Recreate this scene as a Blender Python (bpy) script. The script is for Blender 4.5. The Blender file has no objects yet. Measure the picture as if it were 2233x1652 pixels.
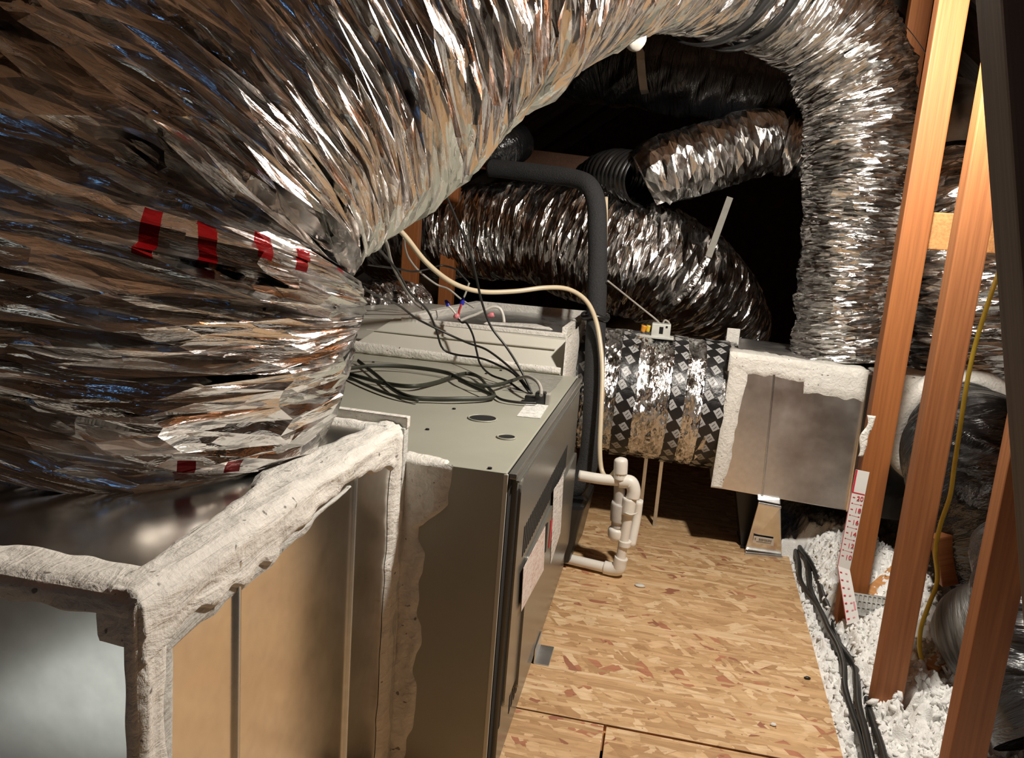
import bpy, bmesh, math, random
import numpy as np
from mathutils import Vector, Matrix

random.seed(7)
C = bpy.context.scene.collection
sc = bpy.context.scene

# ------------------------------------------------------------------ camera
FPX, CX, CY, CAMH = 1650.0, 1116.5, 826.0, 0.89
_F = np.array([343., -280., FPX]); _F /= np.linalg.norm(_F)
_D = np.array([-670., 8834., FPX]); _D -= _F * _D.dot(_F); _D /= np.linalg.norm(_D)
_R = np.cross(_D, _F)
M = np.array([_R, _F, -_D])
CAM = np.array([0., 0., CAMH])
cam = bpy.data.objects.new('camera', bpy.data.cameras.new('camera'))
C.objects.link(cam)
cam.data.sensor_width = 36.0
cam.data.lens = FPX / 2233.0 * 36.0
cam.data.clip_start = 0.02
cx_, cy_, cz_ = M @ [1, 0, 0], M @ [0, -1, 0], M @ [0, 0, -1]
cam.matrix_world = Matrix([[cx_[i], cy_[i], cz_[i], CAM[i]] for i in range(3)] + [[0, 0, 0, 1]])
sc.camera = cam

def _ray(x, y): return M @ np.array([x - CX, y - CY, FPX])
def az(x, y, z): r = _ray(x, y); return CAM + r * (z - CAMH) / r[2]
def ay(x, y, Y): r = _ray(x, y); return CAM + r * Y / r[1]
def ax(x, y, X): r = _ray(x, y); return CAM + r * X / r[0]

# ------------------------------------------------------------------ world, lamps, exposure
w = bpy.data.worlds.new('attic_dark'); sc.world = w; w.use_nodes = True
w.node_tree.nodes['Background'].inputs[0].default_value = (0.5, 0.45, 0.4, 1)
w.node_tree.nodes['Background'].inputs[1].default_value = 0.002
sc.view_settings.view_transform = 'Standard'
sc.view_settings.look = 'None'
sc.view_settings.exposure = 0.0
sc.view_settings.gamma = 1.0
sc.view_settings.use_curve_mapping = False

LAMP = (0.37, 1.33, 1.47)
ld = bpy.data.lights.new('attic_bulb', 'POINT'); ld.energy = 82; ld.color = (1, .94, .85); ld.shadow_soft_size = .035
lo = bpy.data.objects.new('attic_bulb', ld); C.objects.link(lo); lo.location = LAMP
sc.cycles.caustics_reflective = False
sc.cycles.caustics_refractive = False
# light coming up through the access hatch in the floor behind the photographer
hd = bpy.data.lights.new('hatch_light', 'AREA'); hd.energy = .38; hd.color = (.93, 1.0, .95); hd.shape = 'RECTANGLE'; hd.size = .38; hd.size_y = .45
ho = bpy.data.objects.new('hatch_light', hd); C.objects.link(ho); ho.location = (-1.0, -.35, -.06)
ho.rotation_euler = (math.pi, 0, .1)
vd = bpy.data.lights.new('gable_vent_daylight', 'AREA'); vd.energy = 1.0; vd.color = (.2, .5, 1.0); vd.shape = 'RECTANGLE'; vd.size = .2; vd.size_y = .28
vo = bpy.data.objects.new('gable_vent_daylight', vd); C.objects.link(vo); vo.location = (.3, -2.6, 1.95)
vo.rotation_euler = (Vector((-.5, 1., 1.2)) - Vector(vo.location)).to_track_quat('-Z', 'Y').to_euler()

# ------------------------------------------------------------------ materials
class NT:
    def __init__(s, name):
        s.m = bpy.data.materials.new(name); s.m.use_nodes = True
        s.t = s.m.node_tree; s.b = s.t.nodes['Principled BSDF']
    def n(s, typ, **kw):
        nd = s.t.nodes.new(typ)
        for k, v in kw.items():
            if k in nd.inputs: nd.inputs[k].default_value = v
            else: setattr(nd, k, v)
        return nd
    def l(s, a, b): s.t.links.new(a, b)
    def set(s, **kw):
        for k, v in kw.items(): s.b.inputs[k.replace('_', ' ')].default_value = v
        return s
    def coord(s, which='Object', scale=(1, 1, 1), rot=(0, 0, 0)):
        tc = s.n('ShaderNodeTexCoord'); mp = s.n('ShaderNodeMapping')
        mp.inputs['Scale'].default_value = scale; mp.inputs['Rotation'].default_value = rot
        s.l(tc.outputs[which], mp.inputs[0]); return mp.outputs[0]
    def noise(s, vec, scale, detail=4, rough=.55, dist=0):
        nd = s.n('ShaderNodeTexNoise'); nd.inputs['Scale'].default_value = scale
        nd.inputs['Detail'].default_value = detail; nd.inputs['Roughness'].default_value = rough
        nd.inputs['Distortion'].default_value = dist
        if vec is not None: s.l(vec, nd.inputs['Vector'])
        return nd
    def ramp(s, fac, stops, interp='LINEAR'):
        r = s.n('ShaderNodeValToRGB'); r.color_ramp.interpolation = interp
        els = r.color_ramp.elements
        while len(els) < len(stops): els.new(.5)
        for e, (p, c) in zip(els, stops):
            e.position = p; e.color = (*c, 1) if len(c) == 3 else c
        s.l(fac, r.inputs[0]); return r.outputs[0]
    def mix(s, fac, a, b, blend='MIX'):
        m = s.n('ShaderNodeMix', data_type='RGBA', blend_type=blend)
        for k, v in ((0, fac), (6, a), (7, b)):
            if hasattr(v, 'is_linked'): s.l(v, m.inputs[k])
            else: m.inputs[k].default_value = v if k == 0 else (*v, 1)
        return m.outputs[2]
    def math(s, op, a, b=0.):
        m = s.n('ShaderNodeMath', operation=op)
        for i, v in enumerate((a, b)):
            if hasattr(v, 'is_linked'): s.l(v, m.inputs[i])
            else: m.inputs[i].default_value = v
        return m.outputs[0]
    def bump(s, h, strength=.3, dist=.005, normal=None):
        b = s.n('ShaderNodeBump'); b.inputs['Strength'].default_value = strength; b.inputs['Distance'].default_value = dist
        s.l(h, b.inputs['Height'])
        if normal is not None: s.l(normal, b.inputs['Normal'])
        s.l(b.outputs[0], s.b.inputs['Normal']); return b.outputs[0]

def plain(name, col, rough=.5, metal=0., var=.12, nscale=30, bump=0., bscale=200):
    t = NT(name); t.set(Roughness=rough, Metallic=metal)
    o = t.coord()
    nz = t.noise(o, nscale, 4)
    lo_ = tuple(c * (1 - var) for c in col); hi_ = tuple(min(1, c * (1 + var)) for c in col)
    t.l(t.ramp(nz.outputs[0], [(.3, lo_), (.7, hi_)]), t.b.inputs['Base Color'])
    if bump:
        t.bump(t.noise(o, bscale, 3).outputs[0], bump, .003)
    return t.m

RED = [(.262, .580, .658, .015), (.277, .660, .745, .013), (.290, .762, .790, .010), (.095, .635, .715, .005)]
def foil(name, ks=42, kt=6, k1=.34, k2=.42, rough=.15, col=(.86, .85, .83), red=False):
    t = NT(name); t.set(Metallic=1.0, Roughness=rough)
    uv = t.n('ShaderNodeTexCoord').outputs['UV']
    wn = t.noise(uv, 9, 2)
    sub = t.n('ShaderNodeVectorMath', operation='SUBTRACT'); t.l(wn.outputs['Color'], sub.inputs[0]); sub.inputs[1].default_value = (.5, .5, .5)
    sc_ = t.n('ShaderNodeVectorMath', operation='SCALE'); t.l(sub.outputs[0], sc_.inputs[0]); sc_.inputs['Scale'].default_value = .03
    ad = t.n('ShaderNodeVectorMath', operation='ADD'); t.l(uv, ad.inputs[0]); t.l(sc_.outputs[0], ad.inputs[1])
    total = t.n('ShaderNodeNewGeometry').outputs['Normal']
    for (a, b, k) in ((ks, kt, k1), (ks * 3.2, kt * 2.6, k2), (ks * 8, kt * 7, k2 * .55)):
        mp = t.n('ShaderNodeMapping'); mp.inputs['Scale'].default_value = (a, b, 1); t.l(ad.outputs[0], mp.inputs[0])
        v = t.n('ShaderNodeTexVoronoi'); v.inputs['Scale'].default_value = 1.0; v.inputs['Randomness'].default_value = 1.0
        t.l(mp.outputs[0], v.inputs['Vector'])
        s1 = t.n('ShaderNodeVectorMath', operation='SUBTRACT'); t.l(v.outputs['Color'], s1.inputs[0]); s1.inputs[1].default_value = (.5, .5, .5)
        s2 = t.n('ShaderNodeVectorMath', operation='SCALE'); t.l(s1.outputs[0], s2.inputs[0]); s2.inputs['Scale'].default_value = k
        a2 = t.n('ShaderNodeVectorMath', operation='ADD'); t.l(total, a2.inputs[0]); t.l(s2.outputs[0], a2.inputs[1])
        total = a2.outputs[0]
    nm = t.n('ShaderNodeVectorMath', operation='NORMALIZE'); t.l(total, nm.inputs[0])
    mp = t.n('ShaderNodeMapping'); mp.inputs['Scale'].default_value = (90, 14, 1); t.l(ad.outputs[0], mp.inputs[0])
    nz = t.noise(mp.outputs[0], 1.0, 5, .65)
    t.bump(nz.outputs[0], .6, .003, nm.outputs[0])
    dirt = t.ramp(t.noise(uv, 9, 3).outputs[0], [(.3, tuple(c * .86 for c in col)), (.65, col)])
    if red:
        # red block printing and its reflection in the foil, painted as short rows
        sx = t.n('ShaderNodeSeparateXYZ'); t.l(ad.outputs[0], sx.inputs[0])
        u, v_ = sx.outputs[0], sx.outputs[1]
        mk = None
        for (u0, v0, v1, hw) in RED:
            m = t.math('LESS_THAN', t.math('ABSOLUTE', t.math('SUBTRACT', u, u0)), hw)
            m = t.math('MULTIPLY', m, t.math('LESS_THAN', t.math('ABSOLUTE', t.math('SUBTRACT', v_, (v0 + v1) / 2)), (v1 - v0) / 2))
            mk = m if mk is None else t.math('MAXIMUM', mk, m)
        mk = t.math('MULTIPLY', mk, t.math('LESS_THAN', t.math('FRACT', t.math('MULTIPLY', v_, 25.)), .34))
        dirt = t.mix(mk, dirt, (.26, .005, .007))
        t.l(t.math('SUBTRACT', 1., t.math('MULTIPLY', mk, .6)), t.b.inputs['Metallic'])
    t.l(dirt, t.b.inputs['Base Color'])
    t.l(t.ramp(t.noise(uv, 25, 4).outputs[0], [(.35, (rough * .55,) * 3), (.7, (rough * 2.1,) * 3)]), t.b.inputs['Roughness'])
    return t.m

def galv(name, col=(.86, .84, .80), rough=.2, wav=.03):
    t = NT(name); t.set(Metallic=1.0)
    o = t.coord()
    n1 = t.noise(o, 9, 3); n2 = t.noise(o, 60, 4)
    t.l(t.ramp(n2.outputs[0], [(.3, tuple(c * .9 for c in col)), (.7, col)]), t.b.inputs['Base Color'])
    t.l(t.ramp(n1.outputs[0], [(.3, (rough * .8,) * 3), (.7, (rough * 1.25,) * 3)]), t.b.inputs['Roughness'])
    t.bump(t.noise(o, 4.5, 2).outputs[0], wav, .02)
    return t.m

def wood(name, a, b, knot=(.22, .07, .02), axis=2, k=1.):
    t = NT(name); t.set(Roughness=.62)
    sc3 = [34, 34, 34]; sc3[axis] = 1.4
    o = t.coord('Object', sc3)
    n1 = t.noise(o, 1.2, 6, .6, .8)
    fine = [160, 160, 160]; fine[axis] = 4
    n2 = t.noise(t.coord('Object', fine), 1., 4)
    c1 = t.ramp(n1.outputs[0], [(.28, b), (.5, tuple((x + y) / 2 for x, y in zip(a, b))), (.7, a)])
    c2 = t.mix(.35, c1, t.ramp(n2.outputs[0], [(.35, tuple(x * .6 for x in b)), (.6, a)]))
    ks = [16, 16, 16]; ks[axis] = 4.2
    v = t.n('ShaderNodeTexVoronoi'); v.inputs['Scale'].default_value = .55; t.l(t.coord('Object', ks), v.inputs['Vector'])
    kn = t.ramp(v.outputs['Distance'], [(.10, (1, 1, 1)), (.2, (0, 0, 0))])
    t.l(t.mix(t.math('MULTIPLY', kn, .75 * k), c2, knot), t.b.inputs['Base Color'])
    t.bump(t.math('ADD', n1.outputs[0], t.math('MULTIPLY', n2.outputs[0], .8)), .35, .002)
    return t.m

def osb(name):
    t = NT(name); t.set(Roughness=.6)
    col = None; hgt = None
    rnd = random.Random(3)
    base0 = [(.0, (.52, .32, .155)), (.2, (.62, .395, .20)), (.4, (.70, .465, .25)), (.6, (.57, .35, .175)), (.72, (.78, .555, .33)), (.86, (.66, .42, .22))]
    base1 = [(.0, (.50, .295, .14)), (.18, (.62, .39, .195)), (.36, (.72, .48, .26)), (.55, (.80, .575, .345)), (.72, (.64, .41, .21)), (.84, (.47, .205, .11)), (.89, (.76, .51, .29)), (.97, (.36, .15, .085))]
    for i, (rot, sx, sy, off) in enumerate([(.05, 11, 62, 0), (-.28, 14, 70, 3.3), (.34, 12, 60, 7.7), (-.7, 14, 44, 12.1), (1.0, 16, 46, 19.), (.0, 8, 80, 23.)]):
        tc = t.n('ShaderNodeTexCoord'); mp = t.n('ShaderNodeMapping')
        mp.inputs['Rotation'].default_value = (0, 0, rot); mp.inputs['Location'].default_value = (off, off * 1.7, 0)
        mp2 = t.n('ShaderNodeMapping'); mp2.inputs['Scale'].default_value = (sx, sy, 0)
        t.l(tc.outputs['Object'], mp.inputs[0])
        wn = t.noise(mp.outputs[0], 22, 2); s0 = t.n('ShaderNodeVectorMath', operation='SCALE'); s0.inputs['Scale'].default_value = .012
        t.l(wn.outputs['Color'], s0.inputs[0]); a0 = t.n('ShaderNodeVectorMath', operation='ADD'); t.l(mp.outputs[0], a0.inputs[0]); t.l(s0.outputs[0], a0.inputs[1])
        t.l(a0.outputs[0], mp2.inputs[0])
        v = t.n('ShaderNodeTexVoronoi', distance='CHEBYCHEV'); v.inputs['Scale'].default_value = 1.; v.inputs['Randomness'].default_value = .95
        t.l(mp2.outputs[0], v.inputs['Vector'])
        sep = t.n('ShaderNodeSeparateColor'); t.l(v.outputs['Color'], sep.inputs[0])
        c = t.ramp(sep.outputs[0], base0 if i in (0, 5) else base1, 'CONSTANT')
        edge = t.ramp(v.outputs['Distance'], [(.3, (1, 1, 1)), (.62, (.70, .66, .6))])
        c = t.mix(.45, c, edge, 'MULTIPLY')
        hh = t.math('ADD', sep.outputs[2], t.math('MULTIPLY', v.outputs['Distance'], -.4))
        if col is None: col, hgt = c, hh
        else:
            msk = t.math('GREATER_THAN', sep.outputs[1], .60 if i < 5 else .58)
            col = t.mix(msk, col, c)
            mm = t.n('ShaderNodeMix', data_type='FLOAT'); t.l(msk, mm.inputs[0]); t.l(hgt, mm.inputs[2]); t.l(hh, mm.inputs[3]); hgt = mm.outputs[0]
    g = t.noise(t.coord('Object', (18, 160, 1)), 1., 4)
    col = t.mix(.45, col, t.ramp(g.outputs[0], [(.3, (.62, .55, .48)), (.58, (1.1, 1.1, 1.08))]), 'MULTIPLY')
    sp = t.noise(t.coord('Object', (1, 1, 1)), 75, 2)
    col = t.mix(t.ramp(sp.outputs[0], [(.27, (.75,) * 3), (.31, (0, 0, 0))]), col, (.16, .08, .04))
    t.l(col, t.b.inputs['Base Color'])
    t.bump(t.math('ADD', hgt, t.math('MULTIPLY', g.outputs[0], .5)), .35, .003)
    return t.m

def mastic_mat(name, col):
    t = NT(name); t.set(Roughness=.75)
    o = t.coord()
    n1 = t.noise(t.coord('Object', (60, 14, 60)), 1., 5, .6, 1.2); n2 = t.noise(o, 140, 4)
    dots = t.noise(o, 95, 1)
    c = t.ramp(n1.outputs[0], [(.3, tuple(x * .82 for x in col)), (.65, col)])
    c = t.mix(t.ramp(dots.outputs[0], [(.24, (.8,) * 3), (.28, (0, 0, 0))]), c, (.12, .10, .08))
    t.l(c, t.b.inputs['Base Color'])
    t.bump(t.math('ADD', n1.outputs[0], t.math('MULTIPLY', n2.outputs[0], .5)), .8, .004)
    return t.m

def jacket(name, col=(.012, .012, .013), rough=.2, ks=26, kt=5, st=1.0, dist=.022, streak=False):
    t = NT(name); t.set(Roughness=rough); t.b.inputs['Base Color'].default_value = (*col, 1)
    t.b.inputs['IOR'].default_value = 1.6
    uv = t.n('ShaderNodeTexCoord').outputs['UV']
    mp = t.n('ShaderNodeMapping'); mp.inputs['Scale'].default_value = (ks, kt, 1); t.l(uv, mp.inputs[0])
    n1 = t.noise(mp.outputs[0], 1., 5, .6, .6)
    if streak: t.l(t.ramp(n1.outputs[0], [(.38, tuple(c * .12 for c in col)), (.52, col), (.68, tuple(c * 2.6 for c in col))]), t.b.inputs['Base Color'])
    t.bump(n1.outputs[0], st, dist)
    return t.m

def paper(name, axis_scale=(60, 400, 60), ink=(.25, .2, .18), base=(.82, .80, .76), thr=.52):
    t = NT(name); t.set(Roughness=.55)
    o = t.coord('Object', axis_scale)
    n1 = t.noise(o, 1., 2)
    t.l(t.ramp(n1.outputs[0], [(thr, base), (thr + .04, ink), (thr + .12, base)]), t.b.inputs['Base Color'])
    return t.m

def tape_mat(name):
    t = NT(name); t.set(Roughness=.35)
    uv = t.n('ShaderNodeTexCoord').outputs['UV']
    mp = t.n('ShaderNodeMapping'); mp.inputs['Rotation'].default_value = (0, 0, .62); mp.inputs['Scale'].default_value = (34, 34, 1)
    t.l(uv, mp.inputs[0])
    sx = t.n('ShaderNodeSeparateXYZ'); t.l(mp.outputs[0], sx.inputs[0])
    u, v = sx.outputs[0], sx.outputs[1]
    chk = t.math('FLOORED_MODULO', t.math('ADD', t.math('FLOOR', u), t.math('FLOOR', v)), 2.)
    fu, fv = t.math('FRACT', u), t.math('FRACT', v)
    inx = t.math('LESS_THAN', t.math('ABSOLUTE', t.math('SUBTRACT', fu, .5)), .36)
    iny = t.math('LESS_THAN', t.math('ABSOLUTE', t.math('SUBTRACT', fv, .5)), .46)
    m = t.math('MULTIPLY', t.math('MULTIPLY', inx, iny), t.math('SUBTRACT', 1., chk))
    # dark strokes inside every printed block
    st = t.math('LESS_THAN', t.math('ABSOLUTE', t.math('SUBTRACT', t.math('FRACT', t.math('MULTIPLY', t.math('ADD', fv, t.math('MULTIPLY', fu, .3)), 3.)), .5)), .13)
    iu = t.math('LESS_THAN', t.math('ABSOLUTE', t.math('SUBTRACT', fu, .5)), .2)
    m = t.math('MULTIPLY', m, t.math('SUBTRACT', 1., t.math('MULTIPLY', t.math('MULTIPLY', st, iu), .8)))
    t.l(t.mix(m, (.012, .011, .011), (.42, .42, .41)), t.b.inputs['Base Color'])
    t.bump(t.noise(uv, 60, 4).outputs[0], .5, .004)
    return t.m

MT = dict(
    foil=foil('foil_jacket', red=True),
    foil_fine=foil('foil_jacket_fine', ks=60, kt=9, k1=.5, k2=.3),
    foil_wrap=foil('foil_wrap', ks=38, kt=26, k1=.45, k2=.45, rough=.2, col=(.74, .73, .71)),
    foil_soft=foil('foil_jacket_soft', ks=34, kt=4, k1=.32, k2=.16, rough=.17),
    galv=galv('galvanised_sheet'), galv_dull=galv('galvanised_sheet_dull', (.70, .71, .70), .27, .05),
    galv_box=galv('galvanised_box_sheet', (.90, .86, .82), .34, .03),
    zinc=galv('bright_zinc', (.8, .82, .82), .3, .03),
    mastic=mastic_mat('duct_mastic', (.84, .81, .74)), mastic_grey=mastic_mat('duct_mastic_grey', (.62, .62, .58)),
    cab=plain('furnace_paint', (.36, .355, .29), .42, 0, .04, 12),
    door=plain('furnace_door_paint', (.22, .215, .19), .27, .5, .06, 8),
    door_in=plain('door_gap_black', (.005, .005, .005), .95),
    coil=plain('cream_cabinet_metal', (.66, .64, .56), .38, .1, .05, 8),
    foam=plain('black_pipe_foam', (.022, .022, .023), .85, 0, .4, 300, .8, 260),
    pvc=plain('white_pvc', (.84, .80, .72), .38, 0, .05, 20),
    pvcgrey=plain('grey_union', (.50, .47, .43), .45),
    vinyl=plain('beige_vinyl_tube', (.66, .55, .38), .3, 0, .06, 20),
    yellow=plain('yellow_cable_sheath', (.75, .55, .06), .4),
    black=plain('black_cable_sheath', (.016, .015, .014), .4),
    flatblk=plain('flat_black_cable', (.030, .032, .022), .5),
    greycable=plain('grey_cable_sheath', (.38, .36, .32), .45),
    whitecable=plain('white_cable_sheath', (.70, .68, .62), .4),
    redwire=plain('red_wire', (.55, .04, .04), .4), bluenut=plain('blue_wire_nut', (.03, .03, .42), .35),
    pink=plain('pink_wire_nut', (.75, .25, .28), .4), orange=plain('orange_wire_nut', (.75, .32, .03), .4),
    copper=plain('copper_pipe', (.72, .32, .18), .3, 1., .15, 40),
    wood=wood('fir_stud', (.36, .125, .032), (.28, .088, .020)),
    wood_red=wood('reddish_fir_stud', (.42, .165, .055), (.29, .095, .03)),
    wood_dim=wood('dim_timber', (.12, .045, .015), (.08, .03, .01), axis=0),  # dimness of the unlit rear put into the wood colour
    wood_y=wood('fir_stud_lying', (.60, .29, .10), (.42, .17, .055), axis=0),
    wood_yy=wood('fir_chord_lying', (.46, .24, .10), (.34, .15, .06), axis=1),
    wood_dark=wood('unlit_dark_timber', (.20, .16, .13), (.14, .11, .09)),  # darker timber copy, the unlit look is put into its colour
    osb=osb('strand_board'),
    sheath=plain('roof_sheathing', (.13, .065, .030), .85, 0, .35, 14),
    drywall=plain('ceiling_drywall_back', (.35, .32, .28), .9),
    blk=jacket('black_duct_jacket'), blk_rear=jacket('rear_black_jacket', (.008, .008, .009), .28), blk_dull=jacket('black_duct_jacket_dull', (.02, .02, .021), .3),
    greyblk=jacket('grey_black_jacket', (.13, .12, .105), .5, 70, 3, 1., .012, True),
    corr=jacket('corrugated_black', (.014, .014, .014), .25, 10, 2, .3, .004),
    plastic=plain('black_plastic', (.012, .012, .012), .3),
    insul=plain('loose_white_fibre', (.86, .85, .82), .95, 0, .05, 60, .6, 320),
    tape=tape_mat('printed_black_tape'),
    paper=paper('white_label', (40, 30, 260)), paper_pink=paper('warning_label', (60, 40, 330), (.5, .25, .2), (.80, .72, .66)),
    paper_top=paper('rating_label', (90, 260, 1), (.35, .34, .3), (.80, .79, .74)),
    print_grey=paper('grey_printed_block', (40, 420, 1), (.42, .41, .37), (.22, .215, .185), .46),
    white=plain('white_card', (.84, .83, .80), .5, 0, .02), redink=plain('red_ink', (.62, .03, .05), .5, 0, .05),
    pinkink=plain('faded_red_ink', (.80, .32, .36), .5, 0, .05),
    strap=plain('white_webbing', (.55, .54, .50), .6), strapdim=plain('grey_webbing', (.30, .28, .24), .6),
    actuator=plain('pale_grey_plastic', (.62, .63, .58), .45),
)

# ------------------------------------------------------------------ helpers
def tag(o, label=None, cat=None, group=None, kind=None):
    if label: o['label'] = label
    if cat: o['category'] = cat
    if group: o['group'] = group
    if kind: o['kind'] = kind
    return o

def empty(name, loc, label, cat, group=None):
    o = bpy.data.objects.new(name, None); C.objects.link(o)
    o.location = loc; o.empty_display_size = .05
    return tag(o, label, cat, group)

def link(name, me, mat, parent=None):
    if mat is not None: me.materials.append(MT[mat] if isinstance(mat, str) else mat)
    o = bpy.data.objects.new(name, me); C.objects.link(o)
    if parent is not None:
        bpy.context.view_layer.update()
        o.parent = parent; o.matrix_parent_inverse = Matrix.Translation(parent_loc(parent)).inverted()
    return o

def parent_loc(p):
    v = Vector(p.location)
    if p.parent is not None:
        v = Vector((0, 0, 0)) if p.type == 'MESH' else v
    return v

def mk(name, V, Fq, mat, parent=None, uv=None, smooth=True):
    V = np.asarray(V, np.float32); me = bpy.data.meshes.new(name)
    if isinstance(Fq, np.ndarray):
        nf, k = Fq.shape
        me.vertices.add(len(V)); me.vertices.foreach_set('co', V.ravel())
        me.loops.add(nf * k); me.loops.foreach_set('vertex_index', Fq.ravel().astype(np.int32))
        me.polygons.add(nf); me.polygons.foreach_set('loop_start', np.arange(0, nf * k, k, dtype=np.int32))
        me.polygons.foreach_set('loop_total', np.full(nf, k, np.int32))
        if uv is not None:
            l = me.uv_layers.new(name='UVMap'); l.data.foreach_set('uv', np.asarray(uv, np.float32).ravel())
        me.polygons.foreach_set('use_smooth', np.full(nf, smooth, bool))
        me.update(calc_edges=True); me.validate()
    else:
        me.from_pydata([tuple(map(float, v)) for v in V], [], Fq)
        for p in me.polygons: p.use_smooth = smooth
        me.update()
    return link(name, me, mat, parent)

def bmo(name, bm, mat, parent=None, smooth=False):
    me = bpy.data.meshes.new(name)
    bmesh.ops.recalc_face_normals(bm, faces=bm.faces)
    bm.to_mesh(me); bm.free()
    for p in me.polygons: p.use_smooth = smooth
    return link(name, me, mat, parent)

def hexa(bm, P, bevel=0.):
    """box from 8 points: bottom 4 (ccw) then top 4"""
    vs = [bm.verts.new(tuple(map(float, p))) for p in P]
    fs = [bm.faces.new([vs[i] for i in q]) for q in ((0, 3, 2, 1), (4, 5, 6, 7), (0, 1, 5, 4), (1, 2, 6, 5), (2, 3, 7, 6), (3, 0, 4, 7))]
    if bevel:
        es = list({e for f in fs for e in f.edges})
        bmesh.ops.bevel(bm, geom=es, offset=bevel, segments=2, affect='EDGES', profile=.6)

def box(name, x, y, z, mat, parent=None, bevel=.002):
    bm = bmesh.new()
    hexa(bm, [(x[0], y[0], z[0]), (x[1], y[0], z[0]), (x[1], y[1], z[0]), (x[0], y[1], z[0]),
              (x[0], y[0], z[1]), (x[1], y[0], z[1]), (x[1], y[1], z[1]), (x[0], y[1], z[1])], bevel)
    return bmo(name, bm, mat, parent)

_tabs = {}
def vn(u, v, pv=0, seed=0):
    if seed not in _tabs: _tabs[seed] = np.random.RandomState(seed + 11).rand(256, 256)
    T = _tabs[seed]
    iu = np.floor(u).astype(int); iv = np.floor(v).astype(int)
    fu = u - iu; fv = v - iv
    fu = fu * fu * (3 - 2 * fu); fv = fv * fv * (3 - 2 * fv)
    m = (lambda q: q % pv) if pv else (lambda q: q & 255)
    a, b = iu & 255, (iu + 1) & 255
    c, d = m(iv) & 255, m(iv + 1) & 255
    return (T[a, c] * (1 - fu) + T[b, c] * fu) * (1 - fv) + (T[a, d] * (1 - fu) + T[b, d] * fu) * fv

def spline(P, n):
    P = np.asarray(P, float); k = len(P)
    Q = np.vstack([2 * P[0] - P[1], P, 2 * P[-1] - P[-2]])
    t = np.linspace(0, k - 1 - 1e-9, n); i = t.astype(int); f = (t - i)[:, None]
    a, b, c, d = Q[i], Q[i + 1], Q[i + 2], Q[i + 3]
    out = .5 * (2 * b + (c - a) * f + (2 * a - 5 * b + 4 * c - d) * f ** 2 + (3 * b - a - 3 * c + d) * f ** 3)
    # even arc-length spacing
    s = np.r_[0, np.cumsum(np.linalg.norm(np.diff(out[:, :3], axis=0), axis=1))]
    si = np.linspace(0, s[-1], n)
    return np.stack([np.interp(si, s, out[:, j]) for j in range(out.shape[1])], 1), si

def sweep(name, PR, mat, parent=None, nl=60, ns=12, disp=None, cap=True, flat=None, up=(0.13, .21, 1.)):
    """tube along points (x, y, z, r); disp(s, th, r) is added to the radius; flat=(a, b) squashes the section"""
    S, s = spline(PR, nl); P, R = S[:, :3], S[:, 3]
    T = np.gradient(P, axis=0); T /= np.linalg.norm(T, axis=1)[:, None] + 1e-12
    n0 = np.asarray(up, float); n0 -= T[0] * n0.dot(T[0])
    if np.linalg.norm(n0) < .05: n0 = np.array([1., 0, 0]); n0 -= T[0] * n0.dot(T[0])
    N = np.empty_like(P); n0 /= np.linalg.norm(n0)
    for i in range(nl):
        n0 = n0 - T[i] * n0.dot(T[i]); n0 /= np.linalg.norm(n0); N[i] = n0
    B = np.cross(T, N)
    th = np.linspace(0, 2 * np.pi, ns, endpoint=False)
    SS, TH = np.meshgrid(s, th, indexing='ij'); RR = np.repeat(R[:, None], ns, 1)
    D = RR + (disp(SS, TH, RR) if disp is not None else 0)
    fa, fb = flat or (1, 1)
    V = P[:, None] + (D * np.cos(TH) * fa)[..., None] * N[:, None] + (D * np.sin(TH) * fb)[..., None] * B[:, None]
    V = V.reshape(-1, 3)
    i, j = np.meshgrid(np.arange(nl - 1), np.arange(ns), indexing='ij'); j2 = (j + 1) % ns
    F_ = np.stack([i * ns + j, i * ns + j2, (i + 1) * ns + j2, (i + 1) * ns + j], -1).reshape(-1, 4)
    ra = np.maximum(R, .002).mean()
    u0, u1 = s[i], s[i + 1]; v0 = th[j] * ra; v1 = (th[j] + 2 * np.pi / ns) * ra
    UV = np.stack([np.stack([u0, v0], -1), np.stack([u0, v1], -1), np.stack([u1, v1], -1), np.stack([u1, v0], -1)], -2).reshape(-1, 2)
    if cap and ns <= 48:
        o = mk(name, V, F_, mat, parent, UV)
        me = o.data; bm = bmesh.new(); bm.from_mesh(me); bm.verts.ensure_lookup_table()
        bm.faces.new([bm.verts[q] for q in range(ns)][::-1]); bm.faces.new([bm.verts[(nl - 1) * ns + q] for q in range(ns)])
        bm.to_mesh(me); bm.free(); return o
    return mk(name, V, F_, mat, parent, UV)

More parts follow.
